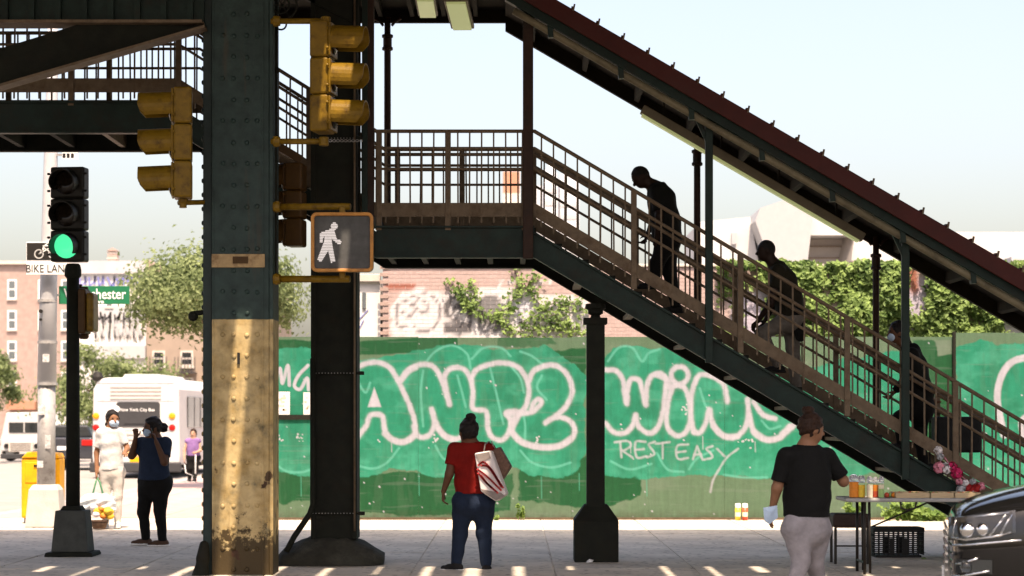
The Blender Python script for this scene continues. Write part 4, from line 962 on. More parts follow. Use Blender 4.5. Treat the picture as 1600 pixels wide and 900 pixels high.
MB().box(XJ-.03, XJ+.012, WALL_Y-.075, WALL_Y+.02, 0, ZTOP2+.01).build('edge_post', M['steel_dark'], fe)
for k in range(6): MB().box(XF1+k*1.22, XF1+k*1.22+1.214, WALL_Y-.07, WALL_Y-.045, 0, ZTOP2).build('panel', M['ply_plain'], fe)
for k in range(6): MB().box(XF0-.0, XF0+.025, WALL_Y+.04+k*1.22, WALL_Y+.035+(k+1)*1.22, 0, ZTOP).build('panel', M['ply_plain'], fe)
for z in (.4, 1.5, 2.6): MB().box(XF0, 15, WALL_Y+.092, WALL_Y+.13, z, z+.09).build('rail', M['steel_dark'], fe)
MB().box(XF0+.0, 14, WALL_Y-.035, WALL_Y+.02, -.005, .035).build('sill_board', M['bark'], fe)
# posters on the fence
for (x0, y0, x1, y1), lb in (((428, 612, 453, 648), 'white paper poster with faded picture pasted left on the green fence'), ((474, 613, 486, 650), 'narrow white paper poster partly behind the dark landing column')):
    YW = WALL_Y-.012; a, b = P(x0, y1, YW), P(x1, y0, YW); po = thing('poster', lb, 'poster', (a.x, YW, a.z))
    MB().box(a.x, b.x, YW-.003, YW+.001, a.z, b.z).build('sheet', M['white_wall'], po)
    g = MB(); r2 = np.random.default_rng(int(x0))
    for _ in range(7): w = (b.x-a.x); xx = a.x + w*r2.uniform(.1, .6); zz_ = a.z + (b.z-a.z)*r2.uniform(.1, .8); g.box(xx, min(b.x-.01, xx+w*r2.uniform(.1, .35)), YW-.006, YW-.0035, zz_, zz_+.03)
    g.build('print', mat('print_tan', (.55, .45, .36), .8, var=.3, vs=20), po)
YW = WALL_Y-.012; a, b = P(427, 656, YW), P(487, 648, YW); o = MB().box(a.x, b.x, YW-.02, YW, a.z, b.z).build('fence_ledge', M['steel_dark'], fe)

# ================================================================== brick building behind the fence
YK = 40.0; SK = FPX/YK
bb = thing('brick_building', 'low pink brick building with pale graffiti behind the green fence', 'building', (3, YK, 0))
ZB = P(0, 417, YK).z; XB0 = P(598, 0, YK).x; XB1 = 13.0
MB().box(XB0, XB1, YK+.012, YK+6, 0, ZB-.02).build('wall', M['mortar'], bb)
MB().box(XB0-.02, XB1, YK-.03, YK+.35, ZB-.0, ZB+.05).build('coping', M['stone_trim'], bb, bevel=.01)
# bricks, coloured by the graffiti that covers them
BW, BH = .203, .0675; z = 2.70; V = []; F = []; row = 0
NXB = 5
while z + BH < ZB:
    x = XB0 + (.0 if row % 2 == 0 else -BW/2)
    while x < XB1-.01:
        xa, xb = max(x, XB0)+.003, min(x+BW, XB1)-.003
        if xb-xa > .03:
            o = len(V); dy = random.uniform(-.002, .002); y = YK + .006 + dy
            for zz2 in (z+.0022, z+BH-.0022):
                for i in range(NXB): V.append((xa+(xb-xa)*i/(NXB-1), y, zz2))
            for i in range(NXB-1): F.append((o+i, o+i+1, o+NXB+i+1, o+NXB+i))
            p = len(V); V += [(xa, YK+.0125, z+.0022), (xb, YK+.0125, z+.0022), (xb, YK+.0125, z+BH-.0022), (xa, YK+.0125, z+BH-.0022)]
            F += [(o, p, p+1, o+NXB-1), (o+NXB-1, p+1, p+2, o+2*NXB-1), (o+2*NXB-1, p+2, p+3, o+NXB), (o+NXB, p+3, p, o)]
        x += BW
    z += BH; row += 1
V = np.array(V)
gx = np.arange(XB0-.2, XB1+.2, .02); gz = np.arange(2.5, ZB+.2, .02)
Xb, Yb = np.meshgrid(800+gx*SK, HORIZ-(gz[::-1]-CAMZ)*SK, indexing='ij')
bp = Paint(Xb, Yb, (.39, .29, .268))
K_ = lambda L_: [(560+x/4, 400+y/4) for x, y in L_]
PW = srgb(196, 193, 194); PG = srgb(88, 86, 88); PL = srgb(116, 112, 114)
bp.poly(K_([(200, 300), (260, 230), (340, 200), (420, 210), (520, 240), (600, 220), (900, 190), (1100, 220), (1430, 260), (1450, 520), (200, 520)]), PW, edge=4, scale=10, seed=3, alpha=.96)
bp.poly(K_([(530, 290), (570, 245), (630, 245), (690, 300), (720, 380), (700, 470), (620, 490), (530, 480), (525, 420), (580, 400), (520, 360)]), PG, edge=2, scale=8)
bp.poly(K_([(740, 280), (800, 235), (860, 250), (895, 300), (890, 370), (905, 440), (860, 480), (770, 480), (730, 430), (750, 360)]), PG, edge=2.5, scale=8, seed=5, alpha=.85)
for L_ in ([(240, 300), (290, 280), (340, 300), (370, 260), (420, 290), (440, 350), (400, 350), (350, 330), (320, 370), (280, 350), (240, 330)], [(330, 250), (420, 235), (490, 280), (500, 380), (460, 450), (380, 470), (330, 430), (260, 440), (230, 400), (240, 320)]): bp.stroke(K_(L_), 1.6, PL, soft=.8)
for L_ in ([(660, 290), (600, 280), (575, 340), (600, 375), (670, 365), (650, 340), (610, 345)], [(530, 410), (600, 410), (680, 395)], [(770, 410), (800, 450), (830, 430), (850, 395)], [(740, 270), (790, 235), (860, 240), (900, 290), (905, 360)]): bp.stroke(K_(L_), 1.5, PW, soft=.8)
bp.stroke(K_([(180, 190), (335, 190)]), 4.5, srgb(142, 82, 66), smooth=False)
bp.poly(K_([(960, 300), (1000, 260), (1060, 250), (1100, 320), (1060, 420), (980, 420)]), srgb(190, 188, 196), edge=2)
for L_ in ([(1080, 190), (1160, 150), (1200, 160)], [(870, 190), (900, 150), (960, 160)]): bp.stroke(K_(L_), 1.6, PW, soft=1)
# grey-blue tag on the far stretch between the ivy
bp.poly([(1412, 440), (1445, 430), (1452, 500), (1440, 530), (1405, 525), (1400, 470)], srgb(176, 172, 190), edge=5, seed=8, alpha=.8)
bp.stroke([(1425, 425), (1428, 450)], 8, srgb(150, 96, 80), soft=4); bp.poly([(1140, 470), (1190, 450), (1230, 470), (1220, 525), (1140, 525)], srgb(170, 168, 186), edge=5, alpha=.7)
bp.poly([(1560, 500), (1600, 490), (1610, 525), (1560, 525)], PW, edge=4)
ii = np.clip(((V[:, 0]-gx[0])/.02).astype(int), 0, len(gx)-1); jj = np.clip(((gz[-1]-V[:, 2])/.02).astype(int), 0, len(gz)-1)
cc = bp.c[ii, jj]*np.random.default_rng(3).uniform(.93, 1.06, (len(V), 1))
mat_attr('brick_paint', .9, .2, 80, .10)
me = bpy.data.meshes.new('bricks'); me.from_pydata((V-np.array(ORG[bb.name])).tolist(), [], F); me.materials.append(M['brick_paint']); paint_mesh(me, cc)
o = bpy.data.objects.new('bricks', me); _finish(o, bb, None); o['kind'] = 'stuff'
# toothed corner quoins
for k in range(14): zq = 2.72 + k*.13; MB().box(XB0-.05, XB0+.10, YK-.012, YK+.01, zq, zq+.062).build('quoin', M['brick_far'], bb)
# pale gable house to the left of it
wh = thing('white_house', 'white rendered house front beside the brick building, behind the fence', 'building', (P(575, 0, YK+.5).x, YK+.5, 0))
a, b = P(556, 0, YK+.4), P(597, 434, YK+.4)
MB().box(a.x-.4, b.x-.03, YK+.4, YK+5, 0, P(0, 440, YK+.4).z).build('wall', M['white_wall'], wh)
MB().box(a.x-.5, b.x-.03, YK+.3, YK+.6, P(0, 440, YK+.3).z, P(0, 428, YK+.3).z).build('cornice', M['stone_trim'], wh, bevel=.01)
MB().box(P(566, 0, YK+.38).x, P(572, 0, YK+.38).x, YK+.36, YK+.402, P(0, 480, YK).z, P(0, 455, YK).z).build('window', M['glass_mid'], wh)
for pl in ([(560, 500), (575, 484)], [(562, 512), (568, 500)]): MB().strip([(P(x, y, YK+.37).x, P(x, y, YK+.37).z) for x, y in pl], .015, YK+.385, .006).build('scribble', M['ink_blue'], wh)

# ---- ivy
def ivy(name, label, stems, dens, size, seed, spread=.16):
    r = np.random.default_rng(seed); t = thing(name, label, 'ivy', (stems[0][0][0], YK-.05, 2.5))
    pts = []; g = MB()
    for st_ in stems:
        q = smooth_line(st_, 5); g.tube([(p[0], YK-.02, p[1]) for p in q], .008, 5)
        for a, b in zip(q[:-1], q[1:]):
            n = max(1, int(dens*np.hypot(*(b-a)))); tt = r.random(n)[:, None]; pts.append(a*(1-tt)+b*tt + r.normal(size=(n, 2))*spread)
    g.build('stem', M['bark'], t)
    p = np.concatenate(pts); p = p[p[:, 1] < ZB+.12]
    c = np.stack([p[:, 0], YK-.03-np.abs(r.normal(size=len(p)))*.06, p[:, 1]], 1); nr = np.stack([r.normal(size=len(p))*.5, -np.ones(len(p)), .55+r.normal(size=len(p))*.45], 1)
    leaves(c, nr, r.uniform(.6, 1.3, len(p))*size, 'foliage', M['leaf_ivy'], t, rng=r)
kz = lambda px, py: (P(px, py, YK).x, P(px, py, YK).z)
ivy('ivy_vine', 'thin ivy vine crossing the pale graffiti on the brick wall', [[kz(*K_([p])[0]) for p in L_] for L_ in ([(560, 150), (610, 210), (680, 310), (740, 360), (860, 380), (920, 430), (980, 480)], [(700, 160), (725, 230), (720, 330)], [(640, 180), (650, 230), (690, 320)], [(940, 300), (985, 250), (1020, 180)], [(860, 380), (900, 340), (980, 330)])], 130, .085, 5, .06)
ivy('ivy_vine', 'bushier ivy spray on brick wall just left of the stair support column', [[kz(*K_([p])[0]) for p in L_] for L_ in ([(975, 90), (1010, 160), (1080, 240), (1160, 330), (1260, 400), (1380, 470)], [(1160, 330), (1240, 290), (1400, 300)], [(900, 460), (1000, 470), (1150, 460), (1300, 470), (1440, 480)], [(1260, 300), (1330, 340), (1430, 330)], [(1100, 250), (1060, 170), (1130, 130)], [(1000, 420), (1100, 380), (1200, 400), (1330, 420)])], 105, .085, 6, .075)
def ivy_mass(label, x0, x1, z0, z1, n, seed, holes):
    r = np.random.default_rng(seed); t = thing('ivy_wall', label, 'ivy', ((x0+x1)/2, YK-.05, z0))
    x = r.uniform(x0, x1, n); z_ = r.uniform(z0, z1+.12, n)
    d = vnoise(x*1.6, z_*1.8, seed, 4); keep = d > r.uniform(.26, .50, n)
    for hx, hz, hr in holes: keep &= (((x-hx)/hr[0])**2 + ((z_-hz)/hr[1])**2 + r.normal(size=n)*.3) > 1
    keep &= z_ < z1 + .02 + .10*vnoise(x*5, x*0, seed+1)
    x, z_, d = x[keep], z_[keep], d[keep]
    thick = .04 + .36*np.clip(d-.3, 0, .4)/.4
    c = np.stack([x, YK-.03-thick*r.random(len(x)), z_], 1); nr = np.stack([r.normal(size=len(x))*.55, -np.ones(len(x)), .6+r.normal(size=len(x))*.5], 1)
    leaves(c, nr, r.uniform(.045, .16, len(x)), 'foliage', M['leaf_ivy'], t, rng=r)
    g = MB()
    for k in range(9):
        xx = x0 + (x1-x0)*(k+.5)/9; g.tube([(xx + .12*math.sin(j*1.7+k), YK-.02, z0+(z1-z0)*j/6) for j in range(7)], [.018-.002*j for j in range(7)], 5)
    g.build('stem', M['bark'], t)
hx, hz = kz(1430, 470); hx2, hz2 = kz(1175, 470); hx3, hz3 = kz(1585, 510)
ivy_mass('dense ivy covering the brick wall to the right of the stair', P(1120, 0, YK).x, 10.5, 2.6, ZB+.02, 30000, 11, [(hx, hz+.2, (.22, .55)), (hx2, hz2, (.35, .35)), (hx3, hz3, (.25, .2)), (P(1160, 430, YK).x, P(0, 430, YK).z, (.3, .12))])
# ---- white roof structures above it
def Q(px, py, Y): p = P(px, py, Y); return (p.x, p.z)
YV = 56.0
sh = thing('white_shed', 'white sheet-metal plant shed with faceted hood above the ivy wall', 'building', (P(1260, 0, YV).x, YV, 0))
MB().prism([Q(1100, 440, YV), Q(1100, 340, YV), Q(1180, 332, YV), Q(1200, 440, YV)], YV+1.2, YV+6).build('wall', M['shed_white'], sh)
MB().prism([Q(1200, 460, YV), Q(1200, 400, YV), Q(1180, 345, YV), Q(1188, 325, YV), Q(1236, 309, YV), Q(1272, 322, YV), Q(1256, 460, YV)], YV, YV+4).build('hood', mat('hood_white', (.36, .36, .36), .6, var=.04), sh)
MB().prism([Q(1257, 319, YV), Q(1300, 318, YV), Q(1352, 366, YV), Q(1258, 366, YV)], YV+.3, YV+5).build('roof', M['shed_white'], sh)
MB().prism([Q(1257, 461, YV), Q(1269, 367, YV), Q(1336, 367, YV), Q(1318, 461, YV)], YV+1.3, YV+1.5).build('recess', mat('recess_shade', (.42, .38, .34), .7, var=.06), sh)  # shade inside the recess put into the tan colour, reveal included
MB().add([P(1336, 367, YV+.3), P(1320, 461, YV+.3), P(1300, 461, YV+1.3), P(1318, 367, YV+1.3)], [(0, 1, 2, 3)]).build('reveal', M['recess_shade'], sh)
for y in (385, 403): a, b = P(1262, y, YV+1.28), P(1320, y, YV+1.28); MB().box(a.x, b.x, YV+1.26, YV+1.3, a.z-.015, a.z+.015).build('sheet_joint', M['tan_far'], sh)
MB().prism([Q(1330, 460, YV), Q(1340, 367, YV), Q(1420, 352, YV), Q(1700, 352, YV), Q(1700, 460, YV)], YV+2, YV+8).build('wall', M['shed_white'], sh)
MB().prism([Q(1150, 358, YV), Q(1158, 358, YV), Q(1158, 376, YV), Q(1150, 376, YV)], YV+1.1, YV+1.21).build('window', M['grey_wall'], sh)
a, b = P(1332, 415, YV-2), P(1352, 407, YV-2); MB().box(a.x, b.x, YV-2, YV-1.5, a.z-.6, b.z).build('vent_box', M['brick_far'], sh)
a, b = P(1580, 480, YV-2), P(1612, 400, YV-2); vb = thing('rooftop_unit', 'small grey rooftop box at the right edge above the ivy', 'rooftop unit', (a.x, YV-2, 3)); MB().box(a.x, b.x, YV-2, YV-1, a.z, b.z).build('case', M['grey_wall'], vb, bevel=.03)
for k in range(3): MB().box(a.x+.05, b.x-.05, YV-2.01, YV-2, b.z-.15-k*.12, b.z-.1-k*.12).build('louvre', M['bus_dark'], vb)
# far towers seen through the railings
for (x0, x1, yt, Y, mt, lb) in ((786, 812, 268, 150, 'orange_far', 'distant orange-red block seen through the landing railing'), (833, 848, 290, 170, 'grey_wall', 'distant slim grey tower behind the top of the stair railing'), (850, 872, 252, 160, 'grey_wall', 'distant domed grey tower rising behind the stair railing'), (875, 905, 272, 165, 'grey_wall', 'distant broad grey tower right of the domed one')):
    a, b = P(x0, 440, Y), P(x1, yt, Y); t = thing('distant_tower', lb, 'building', (a.x, Y, 0), 'far towers')
    fm = M[mt] if mt != 'grey_wall' else (M.get('tower_grey') or mat('tower_grey', (.50, .51, .53), .9, var=.05))
    MB().box(a.x, b.x, Y, Y+8, 0, b.z-(1.2 if 'domed' in lb and 'right' not in lb else 0)).build('wall', fm, t)
    if mt == 'orange_far':
        MB().box(a.x-.01, b.x+.01, Y-.05, Y, 0, P(0, 302, Y).z).build('lower_wall', M['stone_trim'], t)
    elif 'domed' in lb and 'right' not in lb: MB().lathe(((a.x+b.x)/2, Y+2, b.z-1.2), [((b.x-a.x)/2, 0), ((b.x-a.x)/2*.9, .5), ((b.x-a.x)/4, 1.1), (.05, 1.25)], 14).build('dome', fm, t)
    if mt == 'grey_wall':
        k = 0; zz3 = P(0, 400, Y).z
        while zz3 < b.z-1.6:
            MB().box(a.x+.1, b.x-.1, Y-.04, Y, zz3, zz3+.35).build('window', M['grey_wall'], t); zz3 += .9

# ================================================================== far street on the left: buildings
def facade(name, label, x0, x1, ytop, Y, m, depth=10):
    a, b = P(x0, 700, Y), P(x1, ytop, Y); t = thing(name, label, 'building', ((a.x+b.x)/2, Y, 0))
    MB().box(a.x, b.x, Y, Y+depth, -.1, b.z).build('wall', m, t); return t
def window(t, x0, x1, y0, y1, Y, fm='sign_white', gm='glass_mid'):
    a, b = P(x0, y1, Y), P(x1, y0, Y); fw = (b.x-a.x)*.14
    w = MB().box(a.x, b.x, Y-.06, Y, a.z, b.z).build('window', M[fm], t)
    for za, zb in ((a.z+fw, (a.z+b.z)/2-fw/2), ((a.z+b.z)/2+fw/2, b.z-fw)): MB().box(a.x+fw, b.x-fw, Y-.075, Y-.061, za, zb).build('pane', M[gm], w)
    MB().box(a.x-fw*.5, b.x+fw*.5, Y-.14, Y-.001, a.z-fw*1.2, a.z-.002).build('sill', M['stone_trim'], w)
YA = 150.0
t = facade('apartment_building', 'pink brick apartment building with white sash windows at the far left', -160, 116, 410, YA, M['brick_far'], 20)
a, b = P(-160, 0, YA), P(116, 0, YA); MB().box(a.x-.1, b.x+.1, YA-.25, YA+.3, P(0, 413, YA).z, P(0, 408, YA).z).build('cornice', M['stone_trim'], t)
for x in (-150, -100, -50, 12, 60, 96):
    for y in (437, 485, 533, 581): window(t, x, x+14, y, y+30, YA)
MB().prism([Q(15, 640, YA), Q(62, 640, YA), Q(62, 628, YA), Q(22, 624, YA)], YA-1.5, YA-.02).build('awning', M['orange_far'], t)
MB().box(P(-160, 0, YA).x, P(26, 0, YA).x, YA-.06, YA-.005, P(0, 592, YA).z, P(0, 578, YA).z).build('shop_sign', M['bus_dark'], t)
YD = 125.0
t = facade('white_building', 'pale grey and white building with purple graffiti below its roofline', 113, 228, 410, YD, M['white_wall'], 14)
a, b = P(113, 428, YD), P(228, 408, YD); MB().box(a.x-.05, b.x, YD-.2, YD-.002, a.z, b.z).build('parapet', M['grey_wall'], t)
a, b = P(113, 560, YD), P(228, 540, YD); MB().box(a.x, b.x, YD-.2, YD-.002, a.z, b.z).build('ledge', M['grey_wall'], t)
a, b = P(150, 500, YD), P(228, 478, YD); MB().box(a.x, b.x, YD-.08, YD-.002, a.z, b.z).build('band', M['grey_wall'], t)
def scrawl(x0, x1, y0, y1, n, m, w, seed):
    r = np.random.default_rng(seed); g = MB(); dx = (x1-x0)/n
    for i in range(n):
        x = x0+i*dx; pl = [(x+dx*r.uniform(0, .2), y0+r.uniform(0, 4)), (x+dx*r.uniform(.1, .5), y1), (x+dx*r.uniform(.3, .8), (y0+y1)/2), (x+dx*r.uniform(.5, .9), y0), (x+dx*r.uniform(.6, .9), y1-r.uniform(0, 5))]
        g.strip([Q(px, py, YD) for px, py in pl], w, YD-.11, .03)
    g.build('lettering', m, t)
scrawl(124, 226, 432, 448, 7, M['ink_blue'], .09, 1); scrawl(146, 226, 495, 528, 8, M['grey_wall'], .10, 2); scrawl(150, 205, 488, 500, 4, M['bus_dark'], .08, 3)
for x in (135, 165, 195): window(t, x, x+12, 462, 480, YD)
c = thing('chimney_tank', 'small reddish rooftop chimney on the white building', 'chimney', P(175, 410, YD+2))
a, b = P(168, 410, YD+2), P(183, 392, YD+2); MB().box(a.x, b.x, YD+2, YD+2.6, a.z-.3, b.z).build('stack', M['brick_far'], c); MB().prism([Q(167, 392, YD+2), Q(184, 392, YD+2), Q(176, 387, YD+2)], YD+1.9, YD+2.7).build('cap', M['brick_far'], c)
for k in range(2): MB().box(a.x-.03, b.x+.03, YD+1.97, YD+2.63, a.z+.2+.3*k, a.z+.26+.3*k).build('band', M['stone_trim'], c)
YE = 118.0
t = thing('tan_building', 'tan brick building with sloping parapet behind the tree and bus', 'building', (P(270, 0, YE).x, YE, 0))
MB().prism([Q(229, 700, YE), Q(229, 404, YE), Q(262, 430, YE), Q(420, 440, YE), Q(420, 700, YE)], YE, YE+12).build('wall', M['tan_far'], t)
for x in (238, 282, 326):
    for y in (548, 590): window(t, x, x+20, y, y+24, YE, fm='stone_trim', gm='glass_dark')
    a, b = P(x-5, 582, YE), P(x+26, 560, YE); fe_ = MB().box(a.x, b.x, YE-.9, YE-.02, a.z-.05, a.z).build('fire_escape', M['bus_dark'], t)
    for k in range(7): xx = a.x+(b.x-a.x)*k/6; MB().box(xx-.02, xx+.02, YE-.9, YE-.86, a.z+.001, a.z+.8).build('railing', M['bus_dark'], fe_)

# ================================================================== trees
def tree(label, px, base_y_Y, cy, rx, rz, n, seed, group, lim=9, ls=.16):
    r = np.random.default_rng(seed); Y = base_y_Y; c = P(px, cy, Y); t = thing('street_tree', label, 'tree', (c.x, Y, -.13), group)
    R = np.array((rx, rx*.9, rz)); g = MB(); g.tube([(c.x, Y, -.13), (c.x+.05, Y, c.z*.35), (c.x-.03, Y, c.z-.7*rz), (c.x, Y, c.z)], [.16, .13, .11, .05], 9)
    cl = []
    for k in range(lim*3):
        d = r.normal(size=3); d /= np.linalg.norm(d); d[2] = d[2]*.8+.15; p = np.array(c) + d*R*r.uniform(.55, 1.0); cl.append((p, r.uniform(.16, .34)*rx))
        if k < lim: g.tube([(c.x, Y, c.z-.6*rz), tuple((np.array((c.x, Y, c.z-.2*rz))*.55 + p*.45)), tuple(p)], [.06, .035, .012], 6)
    g.build('trunk', M['bark'], t)
    pts = []; nr = []
    for p, s in cl:
        m_ = int(n/len(cl)); q = r.normal(size=(m_, 3))*s*np.array((.62, .62, .42)); pts.append(p+q); nr.append(q + np.array((0, 0, .25*s)) + r.normal(size=(m_, 3))*.25*s)
    leaves(np.concatenate(pts), np.concatenate(nr), r.uniform(.6, 1.3, sum(len(p) for p in pts))*ls, 'crown', M['leaf_tree'], t, rng=r)
tree('leafy street tree whose crown shows on both sides of the riveted column', 348, 52.0, 470, 2.15, 1.12, 17000, 31, 'street trees', 12, .12)
tree('low dense tree behind the bus, between the two poles', 165, 84.0, 612, 2.3, 1.75, 8000, 32, 'street trees', 8, .17)
tree('small tree cut off by the left edge of the picture', -18, 88.0, 610, 1.5, 1.5, 5000, 33, 'street trees', 7, .17)
# ================================================================== vehicles
YU = 66.0
bu = thing('city_bus', 'white city bus seen from behind, stopped along the cross street', 'bus', (P(212, 0, YU).x, YU+5, -.13))
x0, x1 = P(144, 0, YU).x, P(281, 0, YU).x; zt = P(0, 590, YU).z; zb = .25; XC = (x0+x1)/2
BD = Vector((-.0, 1, 0))
prof = [(x0+.02, zb), (x1-.02, zb), (x1, zb+.25), (x1-.03, zt-.35), (x1-.18, zt-.06), (x1-.45, zt), (x0+.45, zt), (x0+.18, zt-.06), (x0+.03, zt-.35), (x0, zb+.25)]
YL = YU+11.6
MB().prism(prof, YU, YL).build('body', M['bus_white'], bu, bevel=.05)
a, b = P(182, 667, YU), P(250, 628, YU); w = MB().prism(rrect(a.x, b.x, a.z, b.z, .08), YU-.02, YU+.01).build('rear_window', M['bus_dark'], bu)
q = P(199, 642, YU); text_mesh('New York City Bus', .13, 'lettering', M['sign_white'], w, (P(187, 0, YU).x, YU-.024, P(0, 642.5, YU).z), align='LEFT', sx=1.0)
MB().lathe(P(183, 639, YU) + Vector((-.02, -.03, 0)), [(.10, 0), (.10, .02)], 14, axis=(0, -1, 0)).build('emblem', M['sign_white'], w)
MB().box(P(194, 0, YU).x, P(228, 0, YU).x, YU-.04, YU-.021, P(0, 662, YU).z, P(0, 652, YU).z).build('panel', M['bus_dark'], w)
for y in (603, 609, 615, 621): a, b = P(172, y+2.2, YU), P(252, y, YU); MB().box(a.x, b.x, YU-.03, YU-.001, a.z, b.z).build('louvre', M['stone_trim'], bu)
for y in (676, 684, 692): a, b = P(182, y+3, YU), P(252, y, YU); MB().box(a.x, b.x, YU-.03, YU-.001, a.z, b.z).build('louvre', M['stone_trim'], bu)
for xx in (150, 269):
    for y, m in ((650, 'amber_plastic'), (668, 'red_plastic')): MB().lathe(P(xx, y, YU), [(.10, 0), (.095, .03), (.05, .05)], 16, axis=(0, -1, 0)).build('tail_light', M[m], bu)
for y in (598, 626, 672, 699): a, b = P(152, y+.8, YU), P(272, y, YU); MB().box(a.x, b.x, YU-.012, YU-.001, a.z, b.z).build('panel_seam', M['grey_wall'], bu)
for x in (160, 262): a, b = P(x, 720, YU), P(x+1, 600, YU); MB().box(a.x, b.x, YU-.012, YU-.001, a.z, b.z).build('panel_seam', M['grey_wall'], bu)
a, b = P(203, 722, YU), P(221, 714, YU); MB().box(a.x, b.x, YU-.03, YU-.001, a.z, b.z).build('licence_plate', M['yellow_plastic'], bu)
a, b = P(143, 738, YU), P(282, 722, YU); MB().box(a.x-.03, b.x+.03, YU-.18, YU+.05, a.z, b.z).build('bumper', M['bus_dark'], bu, bevel=.04)
a, b = P(196, 712, YU), P(236, 700, YU); MB().box(a.x, b.x, YU-.02, YU-.001, a.z, b.z).build('rear_panel', mat('bus_orange', (.7, .38, .18), .5), bu)
sw_ = MB().box(x1-.01, x1+.015, YU+1.6, YL-.8, 1.35, zt-.55).build('side_window', M['glass_dark'], bu)
for k in range(6): MB().box(x1+.016, x1+.025, YU+2.9+k*1.3, YU+2.96+k*1.3, 1.35, zt-.55).build('pillar', M['bus_dark'], sw_)
for yy in (YU+2.9, YL-2.4):
    for sx_, xx in ((-1, x0+.14), (1, x1-.14)):
        w = MB().lathe((xx, yy, .35), [(.30, -.13*1), (.47, -.12), (.48, 0), (.47, .12), (.30, .13)], 20, axis=(1, 0, 0)).build('wheel', M['rubber'], bu); MB().lathe((xx, yy, .35), [(.28, -.135), (.28, .135)], 16, axis=(1, 0, 0)).build('hub', M['alu'], w)
MB().box(x0+.3, x1-.3, YU+.3, YL-.3, .1, zb+.01).build('underbody', M['rubber'], bu)
MB().lathe(P(157, 592, YU) + Vector((-.1, .1, .06)), [(.02, -.14), (.15, -.1), (.17, 0), (.12, .12), (.02, .16)], 12).build('camera_dome', M['ink_black'], bu)
MB().prism([(XC-.6, zt-.02), (XC+.6, zt-.02), (XC+.5, zt+.12), (XC-.5, zt+.12)], YU+1, YU+6).build('roof_unit', M['bus_white'], bu)
# white step van
YT = 92.0
va = thing('delivery_van', 'white step van facing the viewer at the far left of the street', 'van', (P(55, 0, YT).x, YT, -.13))
x0, x1 = P(0, 0, YT).x, P(66, 0, YT).x; x2 = P(132, 0, YT).x; zt = P(0, 645, YT).z
MB().prism([(x0+.25, zt), (x2, zt+.08), (x2, .28), (x0+.05, .28), (x0, .75), (x0+.08, 1.02)], YT, YT+2.0).build('body', M['bus_white'], va, bevel=.05)
a, b = P(14, 676, YT), P(62, 660, YT); w = MB().box(a.x, b.x, YT-.03, YT-.001, a.z, b.z).build('windscreen', M['glass_dark'], va, bevel=.01)
MB().box((a.x+b.x)/2-.02, (a.x+b.x)/2+.02, YT-.04, YT-.031, a.z, b.z).build('pillar', M['bus_white'], w)
a, b = P(14, 706, YT), P(52, 690, YT); w = MB().box(a.x, b.x, YT-.12, YT-.001, a.z, b.z).build('grille', M['stone_trim'], va, bevel=.02)
for k in range(4): MB().box(a.x+.08, b.x-.08, YT-.13, YT-.121, a.z+.06+k*.085, a.z+.09+k*.085).build('slat', M['bus_dark'], w)
for xx in (10, 57): MB().lathe(P(xx, 697, YT), [(.11, 0), (.10, .04), (.04, .06)], 14, axis=(0, -1, 0)).build('headlight', M['car_clear'], va)
a, b = P(2, 717, YT), P(66, 709, YT); MB().box(a.x, b.x, YT-.18, YT, a.z, b.z).build('bumper', M['bus_dark'], va, bevel=.03)
for xx, yy in ((x0+.35, YT+.4), (x2-.5, YT+.1), (x1-.25, YT+.4)): w = MB().lathe((xx, yy, .23), [(.2, -.11), (.34, -.1), (.36, 0), (.34, .1), (.2, .11)], 18, axis=(0, 1, 0)).build('wheel', M['rubber'], va); MB().lathe((xx, yy, .23), [(.18, -.115), (.18, .115)], 14, axis=(0, 1, 0)).build('hub', M['alu'], w)
a, b = P(72, 690, YT), P(125, 660, YT); MB().box(a.x, b.x, YT-.012, YT-.002, a.z, b.z).build('side_panel', M['sign_white'], va)
# dark car ahead of the bus
YX = 76.0
dc = thing('parked_car', 'dark car with red tail light glimpsed between signal pole and bus', 'car', (P(128, 0, YX).x, YX, -.13))
x0, x1 = P(112, 0, YX).x, P(147, 0, YX).x-.0; x0 = x1-1.75
MB().prism([(x0, .25), (x0, .85), (x0+.1, .98), (x1-.1, .98), (x1, .85), (x1, .25)], YX, YX+4.3).build('body', mat('car_navy', (.03, .032, .04), .25, var=.1, coat=.6), dc, bevel=.05)
MB().prism([(x0+.12, .97), (x0+.3, 1.40), (x1-.3, 1.40), (x1-.12, .97)], YX+.4, YX+3.2).build('cabin', M['glass_dark'], dc, bevel=.06)
for xx in (x0+.02, x1-.42): MB().box(xx, xx+.4, YX-.03, YX+.05, .70, .90).build('tail_light', M['red_plastic'], dc, bevel=.02)
for xx in (x0+.1, x1-.1):
    for yy in (YX+.8, YX+3.4): MB().lathe((xx, yy, .18), [(.2, -.1), (.31, -.09), (.31, .09), (.2, .1)], 16, axis=(1, 0, 0)).build('wheel', M['rubber'], dc)
MB().box(x0+.5, x1-.5, YX-.02, YX, .55, .68).build('licence_plate', M['sign_white'], dc)

